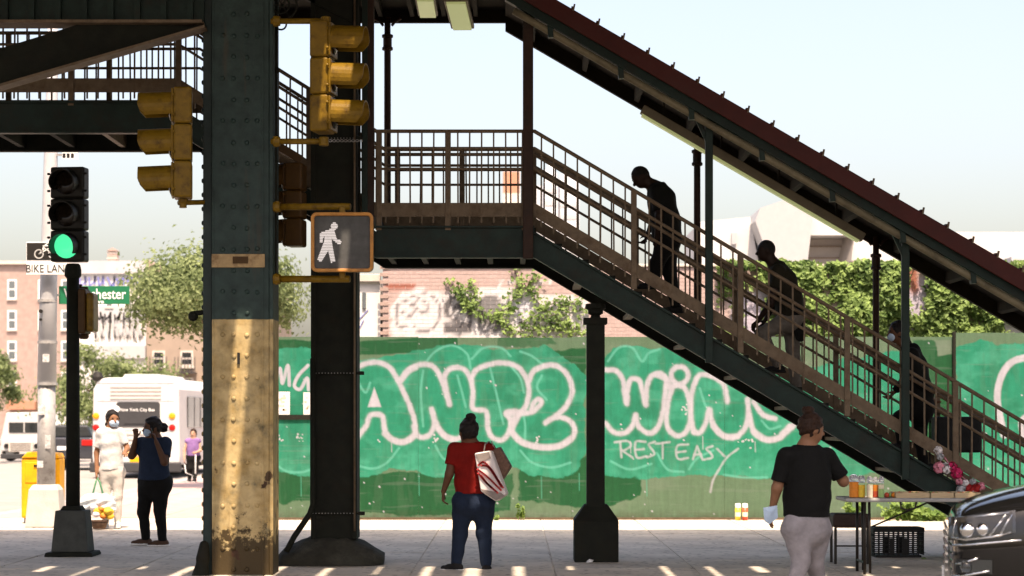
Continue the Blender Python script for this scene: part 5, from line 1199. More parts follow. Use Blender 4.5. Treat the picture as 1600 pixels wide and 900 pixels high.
# ================================================================== black car at the right edge
ca, sa = math.cos(math.radians(10)), math.sin(math.radians(10)); CO = Vector((3.27, 16.84, -.13))
car = thing('black_car', 'glossy black car nosing in at the bottom right corner', 'car', CO)
def cl(u, w, z): return Vector((CO.x + u*ca - w*sa, CO.y - u*sa - w*ca, CO.z + z + .13))
SEC = [(0, [(.60, .32), (.68, .45), (.70, .62), (.68, .78), (.60, .88), (.3, .91), (0, .92)]), (.10, [(.80, .28), (.85, .45), (.865, .62), (.855, .80), (.79, .945), (.4, .99), (0, 1.0)]),
       (.5, [(.88, .28), (.92, .45), (.93, .65), (.92, .88), (.85, 1.04), (.45, 1.10), (0, 1.12)]), (1.2, [(.90, .28), (.93, .45), (.945, .70), (.93, .95), (.88, 1.12), (.5, 1.19), (0, 1.21)]),
       (1.5, [(.90, .28), (.93, .45), (.945, .70), (.93, 1.0), (.86, 1.17), (.5, 1.26), (0, 1.28)]), (2.2, [(.90, .28), (.93, .45), (.95, .70), (.93, 1.06), (.76, 1.52), (.5, 1.66), (0, 1.68)]),
       (3.8, [(.90, .28), (.93, .45), (.95, .70), (.93, 1.08), (.76, 1.54), (.5, 1.67), (0, 1.69)]), (4.4, [(.86, .30), (.90, .45), (.92, .70), (.90, 1.06), (.72, 1.46), (.5, 1.57), (0, 1.59)]), (4.65, [(.72, .38), (.80, .5), (.82, .75), (.80, 1.02), (.62, 1.35), (.4, 1.42), (0, 1.43)])]
v = []; f = []
for u, hs in SEC:
    ring = [(w, z) for w, z in hs] + [(-w, z) for w, z in hs[-2::-1]]; v += [cl(u, w, z) for w, z in ring]
n = len(ring)
for i in range(len(SEC)-1):
    for k in range(n): k2 = (k+1) % n; f.append((i*n+k, i*n+k2, (i+1)*n+k2, (i+1)*n+k))
f += [tuple(range(n))[::-1], tuple((len(SEC)-1)*n+k for k in range(n))]
body = MB().add(v, f).build('body', M['car_black'], car, smooth=True); ss = body.modifiers.new('sub', 'SUBSURF'); ss.levels = ss.render_levels = 2
def surf(u, z):                                   # half width of the body at (u, z)
    for (u0, h0), (u1, h1) in zip(SEC[:-1], SEC[1:]):
        if u0 <= u <= u1:
            t = (u-u0)/(u1-u0); hh = [(a[0]*(1-t)+b[0]*t, a[1]*(1-t)+b[1]*t) for a, b in zip(h0, h1)]
            for (w0, z0), (w1, z1) in zip(hh[:-1], hh[1:]):
                if z0 <= z <= z1 and z1 > z0: tt = (z-z0)/(z1-z0); return w0*(1-tt)+w1*tt
            return hh[3][0]
    return .9
def patch(us, ztop, zbot, off, nm, m, parent=car, nz2=4):
    v = []; f = []; nu = 9
    for i in range(nu):
        u = us[0]+(us[1]-us[0])*i/(nu-1); t = i/(nu-1)
        for j in range(nz2): z = zbot(t)+(ztop(t)-zbot(t))*j/(nz2-1); v.append(cl(u-off*.6*(1-t), surf(u, z)+off, z))
    for i in range(nu-1):
        for j in range(nz2-1): a = i*nz2+j; f.append((a, a+nz2, a+nz2+1, a+1))
    return MB().add(v, f).build(nm, m, parent, smooth=True)
hl = patch((.02, .44), lambda t: .885+.06*t, lambda t: .735+.07*t, .004, 'headlight', M['ink_black'])
for u, z, r in ((.13, .81, .058), (.235, .815, .05)):
    MB().ball(cl(u, surf(u, z)+.0, z), r, 14).build('reflector', M['chrome'], hl, smooth=True)
for pts_ in ([(.03, .75), (.12, .742), (.3, .765), (.43, .80)], [(.05, .885), (.2, .905), (.42, .935)], [(.28, .77), (.40, .92)], [(.36, .79), (.44, .93)], [(.04, .76), (.06, .88)]):
    MB().tube([cl(u, surf(u, z)+.012, z) for u, z in pts_], .010, 6).build('chrome_trim', M['chrome'], hl, smooth=True)
patch((.015, .46), lambda t: .895+.062*t, lambda t: .728+.07*t, .030, 'lens_cover', M['car_clear'], hl)
for k, (z, u0, u1) in enumerate(((.695, .03, .5), (.56, .05, .20), (.47, .03, .28))):
    MB().tube([cl(u0+(u1-u0)*i/5, surf(u0+(u1-u0)*i/5, z)+.008, z+.01*i) for i in range(6)], .009, 6).build('chrome_trim', M['chrome'], car, smooth=True)
patch((.05, .30), lambda t: .60, lambda t: .50, .006, 'fog_lamp', M['glass_dark'])
MB().ball(cl(.12, surf(.12, .55)-.0, .55), .045, 12).build('fog_lamp', M['car_clear'], car, smooth=True)
gr = MB().box(0, .01, 0, .01, 0, .01)
g = MB()
for k in range(6): z = .50+k*.06; g.bar(cl(-.012, -.5, z), cl(-.012, .5, z), .02, .018)
g.build('grille', M['chrome'], car)
a = cl(-.02, -.16, .38); MB().bar(cl(-.03, -.16, .42), cl(-.03, .16, .42), .012, .15).build('licence_plate', M['sign_white'], car)
for w in (.955, -.955):
    pass
wsd = MB().add([cl(1.55, .78, 1.27), cl(1.55, -.78, 1.27), cl(2.12, -.66, 1.63), cl(2.12, .66, 1.63)], [(0, 1, 2, 3)]).build('windscreen', M['glass_dark'], car)
for s_ in (1, -1): MB().add([cl(1.85, s_*.90, 1.12), cl(4.1, s_*.90, 1.14), cl(3.9, s_*.80, 1.5), cl(2.3, s_*.80, 1.5)], [(0, 1, 2, 3)]).build('side_window', M['glass_dark'], car)
for u in (.92, 3.7):
    for s_ in (1, -1):
        c0 = cl(u, s_*.84, .225); ax = cl(u, s_*2, .225)-c0
        w = MB().lathe(c0, [(.22, -.1), (.34, -.1), (.355, -.03), (.355, .06), (.34, .10), (.22, .11)], 24, axis=ax).build('wheel', M['rubber'], car); MB().lathe(c0, [(.22, .08), (.20, .11), (.06, .12)], 14, axis=ax).build('rim', M['alu'], w)
for s_ in (1, -1):
    MB().ball(cl(1.75, s_*1.03, 1.14), .1, 12, (.8, 1, .7)).build('wing_mirror', M['car_black'], car, smooth=True)

# ================================================================== vendor's table and goods
YTB = 23.1
tb = thing('folding_table', 'grey folding table with dark metal legs beside the black car', 'table', P(1425, 895, 23.3))
ZTB = P(0, 778, YTB).z; xa, xb = P(1319, 0, YTB).x, P(1560, 0, YTB).x
MB().box(xa, xb, YTB-.1, YTB+.62, ZTB-.04, ZTB).build('table_top', M['table_top'], tb, bevel=.015)
for x, dx in ((P(1351, 0, YTB).x, .05), (xb-.22, -.05)):
    for y in (YTB+.0, YTB+.5): MB().tube([(x, y, ZTB-.04), (x, y, .0)], .016, 8).build('leg', M['table_metal'], tb, smooth=True)
    for y in (YTB+.02, YTB+.48): MB().tube([(x+dx, y, ZTB-.04), (x+dx*1.2, y, .01)], .014, 8).build('leg', M['table_metal'], tb, smooth=True)
    MB().tube([(x, YTB, .12), (x, YTB+.5, .12)], .012, 6).build('brace', M['table_metal'], tb)
q = P(1362, 823, YTB+.2); q2 = P(1450, 785, YTB+.2); MB().tube([q, q2], .010, 6).build('brace', M['table_metal'], tb)
MB().tube([P(1407, 783, YTB-.06), P(1408, 794, YTB-.06), P(1418, 797, YTB-.06), P(1430, 794, YTB-.06), P(1432, 783, YTB-.06)], .011, 6).build('carry_handle', M['table_metal'], tb, smooth=True)
def cup(px, yt, w, layers, label, dy=0.1):
    p = P(px, 0, YTB+dy); h = P(0, yt, YTB+dy).z - ZTB; r = w/2*(YTB+dy)/FPX
    t = thing('drink_cup', label, 'cup', (p.x, YTB+dy, ZTB+.001), 'drinks on the vendor table')
    z = .004
    for i, (fr_, m) in enumerate(layers): MB().lathe((p.x, YTB+dy, ZTB+z), [(r*.94, 0), (r*.985, h*fr_*.985)], 14).build('drink', M[m], t, smooth=False); z += h*fr_
    MB().lathe((p.x, YTB+dy, ZTB+.001), [(r*.96, h*.67), (r*1.0, h*.72), (r*1.03, h*.74), (r*1.03, h*.78), (r*.9, h*.92), (r*.4, h)], 16).build('cup_wall', M['clear_cup'], t, smooth=True)
cup(1334, 741, 15, [(.32, 'juice_orange'), (.34, 'juice_orange')], 'clear cup of orange drink, leftmost on the folding table')
cup(1346, 743, 12, [(.3, 'juice_yellow'), (.26, 'juice_yellow')], 'clear cup of bright yellow drink between orange and cream cups')
cup(1359, 744, 10, [(.4, 'juice_cream'), (.2, 'juice_cream')], 'clear cup of pale cream drink near the cup row middle', .02)
cup(1368, 745, 9, [(.3, 'juice_red'), (.3, 'juice_orange')], 'clear cup of reddish orange drink, second from right in the row')
cup(1377, 744, 9, [(.4, 'juice_green'), (.2, 'juice_cream')], 'clear cup of pale green drink, rightmost of the cups', .03)
fr_ = thing('fruit_pile', 'small heap of fruit on the folding table right of the cups', 'fruit', (P(1390, 0, YTB+.1).x, YTB+.1, ZTB))
for k, (x, m, r) in enumerate(((1385, 'juice_red', .028), (1391, 'juice_green', .026), (1396, 'juice_orange', .028), (1388, 'juice_yellow', .024))): p = P(x, 0, YTB+.1); MB().ball((p.x, YTB+.08+.03*(k % 2), ZTB+r), r, 10).build('fruit', M[m], fr_, smooth=True)
for (x0, x1, lb) in ((1401, 1452, 'shallow pale wooden tray nearest the cups on the table'), (1454, 1490, 'shallow pale wooden tray in the middle of the table'), (1492, 1530, 'shallow pale wooden tray at the car end of the table')):
    a, b = P(x0, 0, YTB).x, P(x1, 0, YTB).x; t = thing('wooden_tray', lb, 'tray', ((a+b)/2, YTB+.2, ZTB), 'trays on the vendor table')
    MB().box(a, b, YTB+.0, YTB+.36, ZTB+.001, ZTB+.012).build('base', M['wood_pale'], t)
    for (p0, p1, r0, r1) in ((a, b, YTB-.012, YTB-.0005), (a, b, YTB+.3605, YTB+.372)): MB().box(p0, p1, r0, r1, ZTB+.001, ZTB+.055).build('side', M['wood_pale'], t)
    for xx in (a-.012, b+.0005): MB().box(xx, xx+.0115, YTB-.012, YTB+.372, ZTB+.001, ZTB+.055).build('side', M['wood_pale'], t)
    r = np.random.default_rng(x0)
    for k in range(9): MB().ball((r.uniform(a+.03, b-.03), r.uniform(YTB+.04, YTB+.3), ZTB+.035), .024, 8).build('contents', M[['juice_red', 'wood_pale', 'weed'][k % 3]], t, smooth=True)
# stool
stl = thing('padded_stool', 'dark padded stool standing between the woman in black and the table', 'stool', P(1330, 880, 24.9))
a, b = P(1302, 825, 24.7), P(1361, 803, 24.7); MB().box(a.x, b.x, 24.7, 25.1, a.z, b.z).build('seat', mat('stool_pad', (.035, .02, .015), .6, var=.3, bump=.2), stl, bevel=.03)
for x in (a.x+.03, b.x-.03):
    for y in (24.74, 25.06): MB().tube([(x, y, a.z), (x+(.0), y, 0)], .016, 8).build('leg', M['table_metal'], stl)
MB().tube([(a.x+.03, 24.74, .2), (b.x-.03, 24.74, .2)], .010, 6).build('stretcher', M['table_metal'], stl)
# milk crate
YM = 25.9
mc = thing('milk_crate', 'black plastic lattice milk crate on the pavement under the table', 'crate', P(1405, 871, YM))
a, b = P(1366, 0, YM).x, P(1443, 0, YM).x; z1 = P(0, 828, YM).z; dpt = .40
def lattice(A, B, nm):
    g = MB(); A, B = Vector(A), Vector(B)
    for k in range(11): p = A + (B-A)*k/10; g.bar((p.x, p.y, .03), (p.x, p.y, z1-.02), .012, .012)
    for k in range(6): z = .05+(z1-.09)*k/5; g.bar((A.x, A.y, z), (B.x, B.y, z), .013, .012)
    for t in (.36, .64): p = A + (B-A)*t; d = (B-A).normalized()*.035; g.bar(p-d+Vector((0, 0, .03)), p-d+Vector((0, 0, z1*.75)), .014, .014); g.bar((p.x, p.y, .03), (p.x, p.y, z1*.7), .015, .05, up=(B-A))
    g.build(nm, M['crate_black'], mc)
lattice((a, YM, 0), (b, YM, 0), 'side'); lattice((a, YM+dpt, 0), (b, YM+dpt, 0), 'side'); lattice((a, YM, 0), (a, YM+dpt, 0), 'side'); lattice((b, YM, 0), (b, YM+dpt, 0), 'side')
for y in (YM, YM+dpt): MB().bar((a-.01, y, z1), (b+.01, y, z1), .03, .05).build('rim', M['crate_black'], mc, bevel=.005)
for x in (a, b): MB().bar((x, YM+.016, z1), (x, YM+dpt-.016, z1), .03, .05).build('rim', M['crate_black'], mc)
MB().box(a+.02, b-.02, YM+.02, YM+dpt-.02, 0.0, .025).build('base', M['crate_black'], mc)
# candles by the fence, weeds
for x, m, lb in ((1153, 'juice_yellow', 'tall yellow glass candle at the foot of the fence'), (1164, 'juice_red', 'tall reddish glass candle at the foot of the fence')):
    p = P(x, 0, 35.45); t = thing('candle_jar', lb, 'candle', (p.x, 35.45, .04))
    MB().lathe((p.x, 35.45, .002), [(.044, 0), (.046, .10), (.046, .20)], 14).build('wax', M[m], t, smooth=True); MB().lathe((p.x, 35.45, .2025), [(.046, 0), (.046, .055), (.034, .065)], 14).build('lid', M['sign_white'], t)
    MB().lathe((p.x, 35.45, .06), [(.0465, 0), (.0468, .07)], 14).build('label_band', M['juice_cream'], t)
def weed(label, px, Y, w, h, n, seed, m='leaf_bush', ls=.09, name='weed_plant'):
    r = np.random.default_rng(seed); p = P(px, 0, Y); t = thing(name, label, 'plant', (p.x, Y, 0)); g = MB(); c = []; d = []
    for k in range(max(3, int(n/12))):
        x = p.x + r.normal()*w*.35; top = np.array((x + r.normal()*w*.25, Y-r.random()*.15, h*r.uniform(.5, 1))); g.tube([(x, Y, 0), tuple((np.array((x, Y, 0))+top)/2 + r.normal(size=3)*.02), tuple(top)], [.007, .005, .003], 5)
        for j in range(12): tt = r.uniform(.15, 1); c.append(np.array((x, Y, 0))*(1-tt)+top*tt + r.normal(size=3)*np.array((.06, .05, .04))*w*1.2); d.append((r.normal()*.6, -1, .8+r.normal()*.4))
    g.build('stem', M['weed'], t); c = np.array(c); c[:, 2] = np.maximum(c[:, 2], .02); leaves(c, np.array(d), r.uniform(.7, 1.3, len(c))*ls, 'foliage', M[m], t, rng=r)
weed('bright leafy weed clump at fence foot behind the folding table', 1420, 35.3, .55, .36, 220, 3, ls=.11)
weed('lower leafy weeds trailing right of the big clump behind the table', 1462, 35.2, .35, .22, 110, 4, ls=.11)
weed('leafy weed at the fence foot just left of the table edge', 1334, 35.3, .22, .38, 90, 5, ls=.10)
weed('small sprig of weed at the fence beside the woman in red', 811, 35.5, .08, .28, 24, 6, ls=.09)
weed('tiny weed tuft at the fence foot near the red shirt woman, left of the sprig', 776, 35.5, .08, .09, 20, 7, ls=.07)
o = MB().ball((0, 0, 0), .03, 6, (1.3, 1, .5)); 
p = P(921, 876, 25.0); lt = MB(); lt.add([(p.x-.04, 24.9, .004), (p.x+.03, 24.88, .012), (p.x+.045, 24.95, .03), (p.x-.03, 24.97, .022), (p.x, 24.92, .045)], [(0, 1, 4), (1, 2, 4), (2, 3, 4), (3, 0, 4)]); tag(lt.build('litter', M['sign_white']), 'crumpled white scrap of litter at the foot of the slim stair column', 'litter')
p = P(1459, 857, 25); lf_ = MB(); lf_.add([(p.x-.03, 25.6, .004), (p.x+.03, 25.58, .006), (p.x+.02, 25.64, .02), (p.x-.02, 25.66, .012)], [(0, 1, 2), (0, 2, 3)]); tag(lf_.build('fallen_leaf', M['weed']), 'green fallen leaf on the pavement right of the milk crate', 'leaf')
# flowers tied to the stair
YFL = 24.84
fl = thing('flower_tribute', 'pink, white and red flowers tied along the stair stringer', 'flowers', P(1490, 770, YFL))
mat('petal_white', (.78, .74, .74), .7, var=.1); mat('petal_pink', (.75, .28, .36), .7, var=.15); mat('petal_hot', (.62, .03, .13), .65, var=.2); mat('petal_red', (.35, .02, .02), .65, var=.2); mat('wrap_grey', (.45, .46, .48), .3, var=.3, vs=20)
def bloom(px, py, r_, m, seed, n=70):
    r = np.random.default_rng(seed); c = np.array(P(px, py, YFL)); d = r.normal(size=(n, 3)); d /= np.linalg.norm(d, axis=1, keepdims=True)
    leaves(c + d*r_*r.uniform(.6, 1, (n, 1)), d, r_*.8, 'flower', M[m], fl, aspect=.9, fold=.3, rng=r)
for k, a in enumerate(((1466, 704, .05, 'petal_white'), (1470, 714, .04, 'wrap_grey'), (1468, 730, .065, 'petal_pink'), (1478, 732, .06, 'petal_white'), (1487, 730, .06, 'petal_hot'), (1495, 739, .065, 'petal_hot'), (1499, 752, .04, 'petal_pink'), (1508, 755, .045, 'petal_white'), (1513, 764, .06, 'petal_red'), (1525, 763, .06, 'petal_red'), (1520, 753, .04, 'wrap_grey'), (1502, 766, .06, 'wrap_grey'), (1533, 760, .045, 'petal_pink'), (1518, 772, .05, 'petal_white'))): bloom(*a, 100+k)
MB().tube([P(1466, 700, YFL+.05), P(1490, 735, YFL+.05), P(1530, 765, YFL+.05)], .006, 5).build('ribbon', M['petal_pink'], fl)

# ================================================================== people
SKIN = {}
for nm, c in (('skin_tan', (.25, .12, .065)), ('skin_brown', (.11, .048, .025)), ('skin_dark', (.022, .010, .006)), ('skin_light', (.42, .25, .17))): mat(nm, c, .55, var=.06, vs=12)
for nm, c in (('hair_black', (.012, .009, .008)), ('hair_brown', (.028, .012, .006))): mat(nm, c, .6, var=.5, vs=18, bump=.8, bs=70, stretch=(1, 1, .4))
for nm, c in (('tee_red', (.17, .0045, .002)), ('tee_black', (.005, .005, .0045)), ('tee_white', (.55, .54, .53)), ('tee_navy', (.012, .022, .045)), ('tee_purple', (.20, .11, .26)), ('jeans', (.008, .016, .034)), ('leggings_grey', (.28, .26, .27)), ('trousers_beige', (.48, .44, .40)), ('trousers_black', (.005, .0045, .004)), ('jacket_dark', (.005, .005, .004)), ('shirt_olive', (.016, .013, .007)), ('trousers_grey', (.15, .13, .11)), ('shoe_black', (.014, .013, .013)), ('shoe_brown', (.08, .045, .03)), ('mask_blue', (.45, .58, .72))):
    mat(nm, c, .85, var=.22, vs=7, bump=.7, bs=13)
V3 = lambda p: np.array(p, float)
def unit(v): v = V3(v); return v/(np.linalg.norm(v)+1e-9)
def hand_prims(w, d, pn, side, curl=.6, sc=1.0):
    """palm, four fingers of unequal length and a thumb from the side of the palm; d along the hand, pn the palm normal, side the thumb side"""
    d, pn = unit(d), unit(pn); pn = unit(pn - d*(pn@d)); s = unit(side - d*(np.array(side)@d)); s = unit(s - pn*(s@pn)); out = []
    out.append(cone(w, w+d*.075*sc, .027*sc, .031*sc, .012, (pn, .55)))
    for k, (o, L) in enumerate(((.030, .068), (.010, .078), (-.010, .073), (-.028, .056))):
        a = w + d*.078*sc + s*o*sc; b = a + unit(d*math.cos(curl*.6)+pn*math.sin(curl*.6))*L*.5*sc; c = b + unit(d*math.cos(curl*1.7)+pn*math.sin(curl*1.7))*L*.5*sc
        out += [cone(a, b, .0095*sc, .009*sc, .005), cone(b, c, .009*sc, .0078*sc, .004)]
    a = w + d*.025*sc + s*.026*sc; b = a + unit(d*.7+s*.7+pn*.25)*.038*sc; c = b + unit(d*.9+s*.2+pn*.4)*.030*sc
    out += [cone(a, b, .012*sc, .011*sc, .01), cone(b, c, .010*sc, .009*sc, .004)]
    return out
def person(label, Y, J, bf, hf, skin, hair, top, legs, shoes, res=.012, bulk=1.0, hip=1.0, sleeve=.85, hem=.06, hairdo='short', mask=None, handL=None, handR=None, toes=None, tuck=False, tilt=0.0, wide=1.0, leg_r=1.0, feet=True, sole='sign_white', group=None, head_s=1.0):
    j = {k: V3(P(v[0], v[1], Y + (v[2] if len(v) > 2 else 0))) for k, v in J.items()}
    bf = unit(bf); hf = unit(hf); up = np.array((0, 0, 1.))
    base = Vector(((j['anL'][0]+j['anR'][0])/2, Y, min(j['anL'][2], j['anR'][2])-.08))
    t = thing('person', label, 'person', base, group)
    neck, head = j['neck'], j['head']; sh = (j['shL']+j['shR'])/2; hp = (j['hpL']+j['hpR'])/2
    chest = sh*.72+hp*.28; waist = sh*.42+hp*.58
    if 'chest' in j: chest = j['chest']
    if 'waist' in j: waist = j['waist']
    bl = (bf, .74)
    def torso(e):
        return [cone(j['shL']*.85+sh*.15-up*.015, j['shR']*.85+sh*.15-up*.015, .066*bulk+e, None, .05), cone(sh-up*.02, chest, .115*bulk*wide+e, .150*bulk*wide+e, .06, bl), cone(chest, waist, .150*bulk*wide+e, .140*bulk*wide+e, .05, bl),
                cone(waist, hp, .140*bulk*wide+e, .155*hip*wide+e, .05, (bf, .80))]
    hr_, hfw = None, hf
    rt = unit(np.cross(hf, up)); fw = unit(hf*math.cos(tilt)+up*math.sin(tilt)); hu = unit(np.cross(rt, fw)); R = np.stack([rt, fw, hu], 1)
    S = head_s
    B = [ell(head, np.array((.077, .097, .108))*S, .02, R), ell(head+fw*.028*S-hu*.062*S, np.array((.056, .062, .058))*S, .03, R), cone(head-hu*.05-fw*.015, neck, .052*S, .058, .03),
         cone(head+fw*.088*S-hu*.008*S, head+fw*.108*S-hu*.035*S, .010*S, .016*S, .012)]
    for s in (-1, 1): B.append(ell(head+rt*s*.078*S-hu*.015*S-fw*.008, np.array((.012, .022, .032))*S, .008, R))
    B += torso(-.012); B.append(cone(neck, sh-up*.03, .06, .09, .05))
    for s in 'LR':
        B += [cone(j['sh'+s], j['el'+s], .050*bulk, .040*bulk, .03), cone(j['el'+s], j['wr'+s], .041*bulk, .027, .02)]
        B += [cone(j['hp'+s], j['kn'+s], .088*leg_r, .058*leg_r, .05), cone(j['kn'+s], j['an'+s], .056*leg_r, .036*leg_r, .03)]
    for s, hd in (('L', handL), ('R', handR)):
        w, e = j['wr'+s], j['el'+s]; d = unit(w-e); dd, pn, sd, curl = hd if hd else (d, bf*-.2+np.array(((1 if s == 'L' else -1), 0, 0)), bf, .7)
        B += hand_prims(w, d if dd is None else dd, pn, sd, curl, 1.05)
    for s in 'LR':
        tf = V3((toes or {}).get(s, bf)); B.append(cone(j['an'+s]-up*.03, j['an'+s]-up*.045+unit(tf)*.10, .030, .026, .02))
    sdf_obj('body', B, res, M[skin], t)
    # shirt
    hz_ = hp + up*hem; C = torso(.012)
    for p in C: p['cut'] = [(hz_, (0, 0, -1)), (neck+up*.005, unit(neck-sh+up*.3))]
    C.append(dict(cone(waist, hz_-up*.1, .148*bulk*wide, .168*hip*wide, .05, (bf, .82)), cut=[(hz_, (0, 0, -1))]))
    for s in 'LR':
        a, b = j['sh'+s], j['el'+s]
        if sleeve <= 1: e = a+(b-a)*sleeve; C.append(dict(cone(a, e+(b-a)*.1, .066*bulk, .062*bulk, .035), cut=[(e, b-a)]))
        elif sleeve > 1: C += [cone(a, b, .066*bulk, .055*bulk, .035), dict(cone(b, j['wr'+s], .054*bulk, .042, .03), cut=[(j['wr'+s]-(j['wr'+s]-b)*.03, j['wr'+s]-b)])]
    sdf_obj('shirt', C, res, M[top], t, wob=.007, ws=11)
    T = [dict(cone(waist, hp-up*.02, .14*bulk*wide, .160*hip*wide, .05, (bf, .84)), cut=[(waist+(hp-waist)*.35, waist-hp)])]
    for s in 'LR':
        T += [cone(j['hp'+s]-up*.02, j['kn'+s], .101*leg_r*hip, .068*leg_r, .05), dict(cone(j['kn'+s], j['an'+s], .068*leg_r, .050*leg_r, .03), cut=[(j['an'+s]-up*.02, j['an'+s]-j['kn'+s])])]
        T.append(ell(j['hp'+s]-bf*.055-up*.02, np.array((.10, .10, .11))*hip, .05))
    sdf_obj('trousers', T, res, M[legs], t, wob=.006, ws=13)
    if feet:
        for s in 'LR':
            tf = unit(V3((toes or {}).get(s, bf))); a = j['an'+s]; flat_z = a[2]-.085
            so = sdf_obj('shoe', [cone(a-up*.045-tf*.035, a-up*.052+tf*.09, .046, .042, .02), cone(a-up*.06+tf*.06, a-up*.06+tf*.155, .040, .034, .02), cone(a-up*.05, a+up*.01, .045, .045, .02)], res*.9, M[shoes], t, cuts=[((0, 0, flat_z+.014), (0, 0, -1))])
            sdf_obj('sole', [cone(a-up*.06-tf*.045, a-up*.06+tf*.155, .050, .043, .01)], res*.9, M[sole], so, cuts=[((0, 0, flat_z), (0, 0, -1)), ((0, 0, flat_z+.022), (0, 0, 1))])
    # hair
    H = [dict(ell(head+hu*.018*S-fw*.012*S, np.array((.088, .106, .112))*S, .02, R), cut=[(head+fw*.062*S+hu*.03*S, unit(fw*1.0-hu*.55)), (head-hu*.088*S-fw*.05, unit(-hu+fw*.62))])]
    if hairdo == 'short': H = [dict(ell(head+hu*.012*S-fw*.006*S, np.array((.0795, .0985, .103))*S, .02, R), cut=[(head+fw*.058*S+hu*.045*S, unit(fw-hu*.75)), (head-hu*.03*S, unit(-hu+fw*.8))])]
    if hairdo == 'bun': H += [ell(head+hu*.132*S-fw*.045*S+rt*.012, (.050, .050, .042), .008), ell(head+hu*.140*S-fw*.06*S-rt*.02, (.034, .034, .032), .01)]
    if hairdo == 'backbun': H += [ell(head-fw*.135*S+hu*.0, (.058, .055, .06), .02)]
    if hairdo == 'tail': H += [cone(head-fw*.10*S-hu*.0, head-fw*.16*S-hu*.07, .045, .05, .03), cone(head-fw*.15-hu*.06, head-fw*.14-hu*.15, .045, .02, .03)]
    if hairdo == 'long': H += [cone(head-fw*.06*S-hu*.02, neck-fw*.05-up*.05, .07, .06, .04)]
    sdf_obj('hair', H, res*.9, M[hair], t, wob=.002 if hairdo == 'short' else .010, ws=34)
    g = MB()
    for s in (-1, 1): g.ball(head+fw*.088*S+rt*s*.030*S+hu*.012*S, .010*S, 8, (1.2, 1, .8))
    g.build('eyes', M['hair_black'], t, smooth=True)
    if mask: sdf_obj('face_mask', [ell(head+fw*.058*S-hu*.052*S, np.array((.066, .052, .054))*S, .01, R)], res*.9, M[mask], t)
    return t, j
X_ = np.array((1., 0, 0)); Y_ = np.array((0, 1., 0)); Z_ = np.array((0, 0, 1.))
# woman in red, seen from behind
t, jr = person('woman in a red T-shirt and jeans seen from behind, bags on her shoulder', 23.9, dict(head=(732, 674, .0), neck=(735, 694, .02), shL=(710, 702), shR=(764, 703), elL=(702, 741, -.02), wrL=(693, 768, .02), elR=(776, 735, .02), wrR=(765, 716, .28), hpL=(724, 782), hpR=(756, 782), knL=(719, 832, .05), anL=(713, 880, -.10), knR=(756, 832, .04), anR=(760, 882, .02)),
    (.05, 1, 0), (-.35, .93, 0), 'skin_brown', 'hair_black', 'tee_red', 'jeans', 'shoe_black', res=.0105, bulk=1.14, hip=1.03, wide=1.06, sleeve=.62, hem=.09, hairdo='bun', toes={'L': (-.75, .4, 0), 'R': (.15, 1, 0)}, leg_r=1.2, head_s=1.17, handL=(-Z_+X_*-.05, X_, Y_, .7))
YBG = 23.66
bg1 = thing('tote_bag', 'white tote bag with red swirl stripes hanging at the red shirt woman\'s back', 'bag', P(770, 783, YBG))
def bagz(px, py, dy=0): return P(px, py, YBG+dy)
v = [bagz(741, 708), bagz(766, 704), bagz(791, 772), bagz(775, 784), bagz(751, 768)]; v2 = [q + Vector((.03, .13, 0)) for q in v]
mat('tote_white', (.66, .60, .57), .7, var=.08, bump=.2, bs=14); mat('tote_red', (.50, .05, .05), .7, var=.1); mat('tote_grey', (.23, .19, .17), .7, var=.25, vs=10)
bgb = MB().add(v+v2, [(0, 1, 2, 3, 4), (9, 8, 7, 6, 5)] + [(i, i+5, (i+1) % 5+5, (i+1) % 5) for i in range(5)]).build('bag_body', M['tote_white'], bg1, bevel=.015)
def bag_strip(pl, w, m, nm): 
    g = MB(); pts_ = smooth_line([(bagz(*q).x, bagz(*q).z) for q in pl], 5); g.strip(pts_, w, YBG-.012, .008); g.build(nm, m, bgb)
for pl in ([(747, 727), (756, 722), (768, 734), (777, 748), (786, 762)], [(746, 733), (758, 742), (769, 752), (783, 766)], [(752, 743), (762, 756), (778, 770)], [(752, 727), (762, 729), (772, 742), (783, 760)], [(747, 739), (756, 750), (768, 762)]): bag_strip(pl, .020, M['tote_red'], 'stripe')
g = MB(); q = [bagz(743, 710), bagz(764, 706), bagz(767, 716), bagz(748, 722)]; g.prism([(p.x, p.z) for p in q], YBG-.010, YBG-.003); g.build('panel', M['tote_grey'], bgb)
g = MB(); q = [bagz(751, 764), bagz(783, 770), bagz(789, 775), bagz(775, 782), bagz(753, 767)]; g.prism([(p.x, p.z) for p in q], YBG-.010, YBG-.003); g.build('panel', M['tote_grey'], bgb)
MB().tube([bagz(756, 706, .03), bagz(758, 694, .05), bagz(764, 690, .2), bagz(770, 700, .3)], .008, 6).build('strap', M['tote_grey'], bg1, smooth=True)
bg2 = thing('shoulder_bag', 'brown patterned shoulder bag tucked behind the striped tote', 'bag', P(788, 750, YBG+.2))
v = [bagz(768, 704, .16), bagz(780, 698, .16), bagz(798, 729, .16), bagz(785, 750, .16), bagz(774, 735, .16)]; v2 = [q + Vector((.02, .14, 0)) for q in v]
MB().add(v+v2, [(0, 1, 2, 3, 4), (9, 8, 7, 6, 5)] + [(i, i+5, (i+1) % 5+5, (i+1) % 5) for i in range(5)]).build('bag_body', mat('bag_brown', (.14, .075, .05), .6, var=.4, vs=26), bg2, bevel=.015)
MB().tube([bagz(773, 702, .2), bagz(769, 692, .2), bagz(768, 690, .3)], .008, 6).build('strap', M['tote_grey'], bg2, smooth=True)

